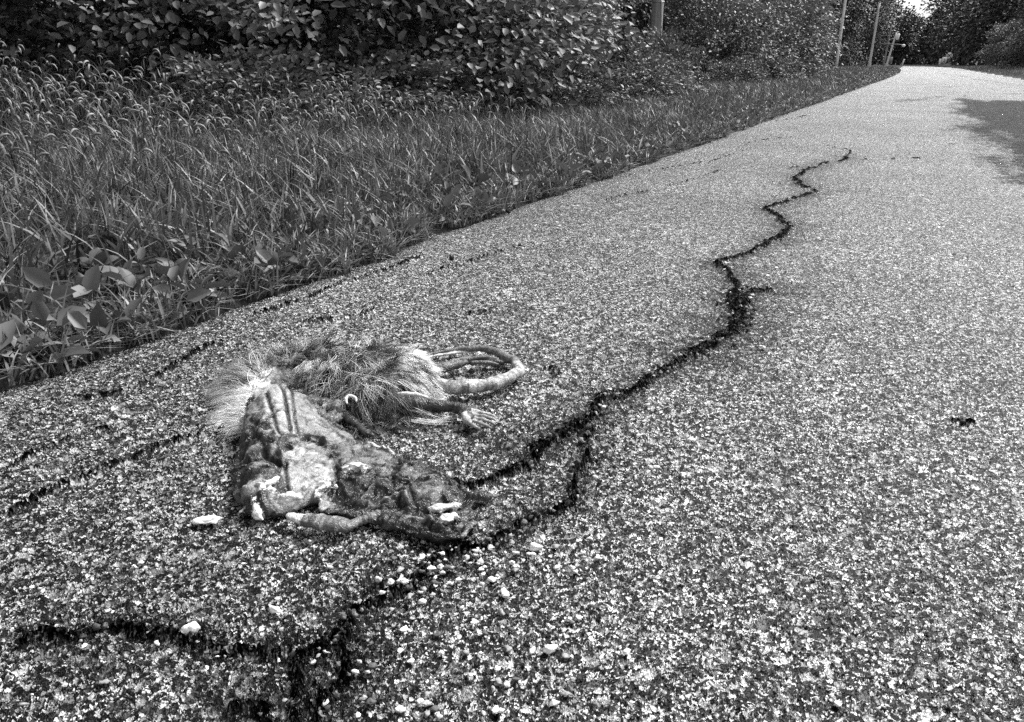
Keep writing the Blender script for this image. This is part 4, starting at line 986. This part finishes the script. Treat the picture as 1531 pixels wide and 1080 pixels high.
def board_sign(px, py, Y, w, h, label, tilt=0, mat=M_WHITE, mark=None, name='road_sign', z0=None):
    x = at(px, Y); zc_ = zat(px, py, Y)
    o = empty(name, (x, Y, -.1), label=label, cat='sign'); o.rotation_euler.y = tilt
    bx('post', [((0, .03, (zc_+.1)/2), (.05, .05, zc_+.1))], M_STEEL, o)
    f = bx('face', [((0, -.02, zc_+.1), (w, .02, h))], mat, o)
    if mark: bx('mark', mark(zc_+.1), M_DARK, f)
    return o
board_sign(1410, 90, 128, .58, .75, 'white rectangular sign with a dark symbol beside the round crossing sign', R(4), mark=lambda z: [((0, -.034, z+.12), (.2, .006, .06)), ((0.06, -.034, z), (.06, .006, .22)), ((0, -.034, z-.14), (.2, .006, .06))])
board_sign(1405, 92.5, 131, .28, .8, 'narrow white sign partly behind the white rectangular sign', 0)
board_sign(1331, 90, 118, .42, .75, 'dull grey sign right of the leaning pole', 0, M_GREY)
o = board_sign(1348, 93, 135, .22, .9, 'white marker board leaning at the left side far down the road', R(14))
o = empty('reflector_post', (at(1432, 105), 105, 0), label='small white reflector post in front of the dark trees right of the crossing sign', cat='post')
bx('post', [((0, 0, .12), (.05, .05, .3))], M_DARK, o); bx('reflector', [((0, -.03, .33), (.16, .02, .18))], M_WHITE, o)
o = empty('planter', (at(1413, 122), 122, 0), label='low dark planter box with tufts of grass under the crossing sign', cat='planter')
bx('box', [((0, 0, .12), (1.5, .6, .3)), ((0, 0, .3), (1.56, .66, .05))], M_GREY, o)
V, Q, r = blades(np.column_stack([rng.uniform(-.7, .7, 160), rng.uniform(-.28, .28, 160), np.full(160, .3)]), rng.uniform(.08, .22, 160), np.full(160, .03), rng.uniform(.2, 1, 160), rng.uniform(0, 6.28, 160), 3)
mesh('plants', V, Q, M_TREE, o, attrs={'rnd': r})

# ------------------------------------------------------------------ broad leaved weeds at the asphalt edge
def weed(px, py, n, L, up, label, seed):
    x, y, _ = W(px, py, 0); rg = np.random.default_rng(seed)
    b = MB(); nu, nvv = 9, 5
    for i in range(n):
        a = rg.uniform(0, 6.28); l = .95*L*rg.uniform(.7, 1.15); wdt = l*rg.uniform(.42, .62); e = rg.uniform(*up); tw = rg.normal(0, .4)
        t = np.linspace(0, 1, nu); prof = np.sin(np.clip((t-.16)/.84, 0, 1)**.75*math.pi)**.8*.5*wdt+.002
        hx = l*(t*math.cos(e)+.15*t**2); hz = l*(t*math.sin(e)-.45*t**2.4*math.cos(e)*.8)+.004
        V = []
        for u in range(nu):
            for v in np.linspace(-1, 1, nvv):
                o_ = v*prof[u]; z = hz[u]+abs(v)*prof[u]*.35+o_*math.sin(tw)+.03*l*math.sin(6*t[u]+v*3+i); o_ *= math.cos(tw)
                V.append([math.cos(a)*hx[u]-math.sin(a)*o_, math.sin(a)*hx[u]+math.cos(a)*o_, z])
        b.add(V, [(u*nvv+v, (u+1)*nvv+v, (u+1)*nvv+v+1, u*nvv+v+1) for u in range(nu-1) for v in range(nvv-1)])
    N = sum(len(v) for v in b.V)
    z0 = float(ground_z(np.array([x]), np.array([y]))[0])
    o = b.build('broadleaf_weed', M_WEED, smooth=True, attrs={'rnd': np.repeat(rg.random(n), nu*nvv)}); o.location = (x, y, z0-.004)
    return tag(o, label, 'weed', 'broad leaved weeds at the asphalt edge')
for i, a in enumerate([(150, 430, 5, .075, (.5, 1.2), 'broad leaved weed with upright leaves among grass, nearest the left edge of the verge strip'),
 (205, 450, 6, .08, (.4, 1.3), 'weed with one tall pale leaf standing beside the asphalt edge'),
 (40, 540, 6, .07, (.15, .9), 'weed with a folded pale leaf in the bottom left corner of the grass'),
 (10, 490, 5, .085, (.5, 1.2), 'large leaved weed cut by the left picture edge'),
 (262, 425, 5, .06, (.3, 1.), 'low weed right of the weed with the tall pale leaf'),
 (325, 432, 5, .06, (.3, 1.1), 'weed with rounded leaf at the edge behind the furry carcass'),
 (180, 395, 3, .09, (.8, 1.3), 'weed with a single rounded leaf held above the grass at left'),
 (478, 392, 4, .065, (.2, .8), 'small weed lying over the asphalt edge above the carcass tail'),
 (600, 356, 6, .06, (.2, .9), 'weed with a pale curled leaf at the edge, middle of the verge'),
 (700, 322, 4, .06, (.2, .8), 'small weed at the asphalt edge beside a black crumb'),
 (950, 232, 5, .09, (.3, .9), 'weed with a white speck at the edge further up the road')]): weed(*a, 200+i)
n = 1500; y = .1+rng.random(n)**1.3*9; x = edge_l(y)-rng.random(n)**1.6*.30+.012
C = np.column_stack([x, y, np.maximum(ground_z(x, y), 0)+rng.uniform(.006, .045, n)])
m = fnoise(x*8, y*8, 3, 44) > .47; C = C[m]; n = len(C)
out = rng.normal(0, 1, (n, 3)); out[:, 2] = abs(out[:, 2])*.6; out /= np.linalg.norm(out, axis=1)[:, None]
V, Q, r = leaves(C, out, rng.uniform(.022, .058, n), rng.random(n), fold=.4, droop=.1, aspect=.55)
o = mesh('ground_cover', V, Q, M_WEED, attrs={'rnd': r}); tag(o, 'low broad leaved ground cover creeping along the asphalt edge', 'ground cover', kind='stuff')
# fallen leaves and debris at the edge
n = 420; y = .15+rng.random(n)**1.4*9; x = edge_l(y)+rng.normal(-.01, .022, n)
C = np.column_stack([x, y, np.maximum(ground_z(x, y), 0)+rng.uniform(.004, .02, n)])
out = rng.normal(0, 1, (n, 3)); out[:, 2] *= .25; out /= np.linalg.norm(out, axis=1)[:, None]
V, Q, r = leaves(C, out, rng.uniform(.012, .035, n), rng.random(n)*.8, fold=.5, droop=.1)
o = mesh('leaf_litter', V, Q, M_DRY, attrs={'rnd': r}); tag(o, 'small dead leaves and scraps along the asphalt edge', 'leaf litter', kind='stuff')

# ------------------------------------------------------------------ loose stones on the road
s = NM('stone'); co = s.obj(); n1 = s.noise(co, 260, 4, .6); c = s.attr('rnd')
M_STONE = s.set(color=s.math('MULTIPLY', c, s.maprange(n1, .3, .7, .7, 1.15, 'LINEAR')), rough=.7, spec=.3, normal=s.bump(n1, .0015))
def chip(b, x, y, r, seed, flat=.4, z=0):
    b.blob((x, y, z+r*flat*.4), (r, r*rng.uniform(.5, .9), r*flat), rng.uniform(0, 6.28), 7, 5, rough=1.3, seed=seed)
b = MB(); al = []
zones = [((560, 830), (760, 900), 40, .0032), ((620, 790), (900, 860), 50, .003), ((500, 900), (900, 1080), 60, .0028), ((900, 700), (1531, 1080), 50, .0022), ((0, 800), (500, 1080), 50, .0022), ((860, 560), (1200, 720), 45, .0028), ((1060, 400), (1200, 520), 30, .004), ((300, 780), (800, 860), 25, .002)]
k = 0
for (x0, y0), (x1, y1), n, r in zones:
    for _ in range(n):
        px, py = rng.uniform(x0, x1), rng.uniform(y0, y1); x, y, _z = W(px, py); chip(b, x, y, r*rng.uniform(.5, 1.3), k, z=-.0002); al.append(rng.choice([.9, .8, .5, .3, .1])); k += 1
# crumbs inside the wide cracks
for ci in (2, 3, 4, 5, 6, 8, 9, 10, 11, 12, 13):
    pl, w = CR[ci]; L = np.hypot(*(pl[1:]-pl[:-1]).T).sum()
    for _ in range(int(L/.009)):
        p = pl[rng.integers(len(pl)-1)]; p = p+(pl[min(len(pl)-1, np.argmin(np.hypot(*(pl-p).T))+1)]-p)*rng.random()+rng.normal(0, w*.8, 2); d_ = math.hypot(*p)
        chip(b, p[0], p[1], rng.uniform(.0012, .0030)*(1+.35*d_), k, .8, z=-.004); al.append(rng.choice([.04, .08, .15, .3])); k += 1
o = b.build('gravel', M_STONE, smooth=False, attrs={'rnd': np.repeat(al, 37)}); tag(o, 'loose pale stone grit scattered over the asphalt and in its cracks', 'gravel', kind='stuff')
def single(px, py, r, a, label, name='stone_chip', cat='stone', flat=.5):
    b = MB(); b.blob((0, 0, r*flat*.7), (r, r*.6, r*flat), YAW+rng.uniform(-.3, .3), 12, 8, rough=.7, seed=int(px)); o = b.build(name, M_STONE, attrs={'rnd': np.full(98, a)})
    o.location = W(px, py, -.0006); return tag(o, label, cat)
single(311, 780, .0125, .85, 'flat white chip on the asphalt left of the snapped bone', flat=.28)
single(287, 945, .0060, .9, 'pale stone at the end of the left branch crack', flat=.8)
single(410, 914, .0050, .9, 'white stone between the carcass and the left branch crack')
single(800, 821, .0060, .9, 'white oval stone right of the long crack below its fork')
single(822, 973, .0055, .85, 'round pale stone low in the middle of the road')
single(675, 388, .006, .02, 'black crumb on the asphalt between the carcass and the verge', 'debris_crumb', 'debris', .9)
single(760, 318, .008, .02, 'black crumb close to the grass edge further up', 'debris_crumb', 'debris', .9)
single(1438, 632, .010, .03, 'dark scrap lying alone on the right side of the road', 'debris_crumb', 'debris', .35)
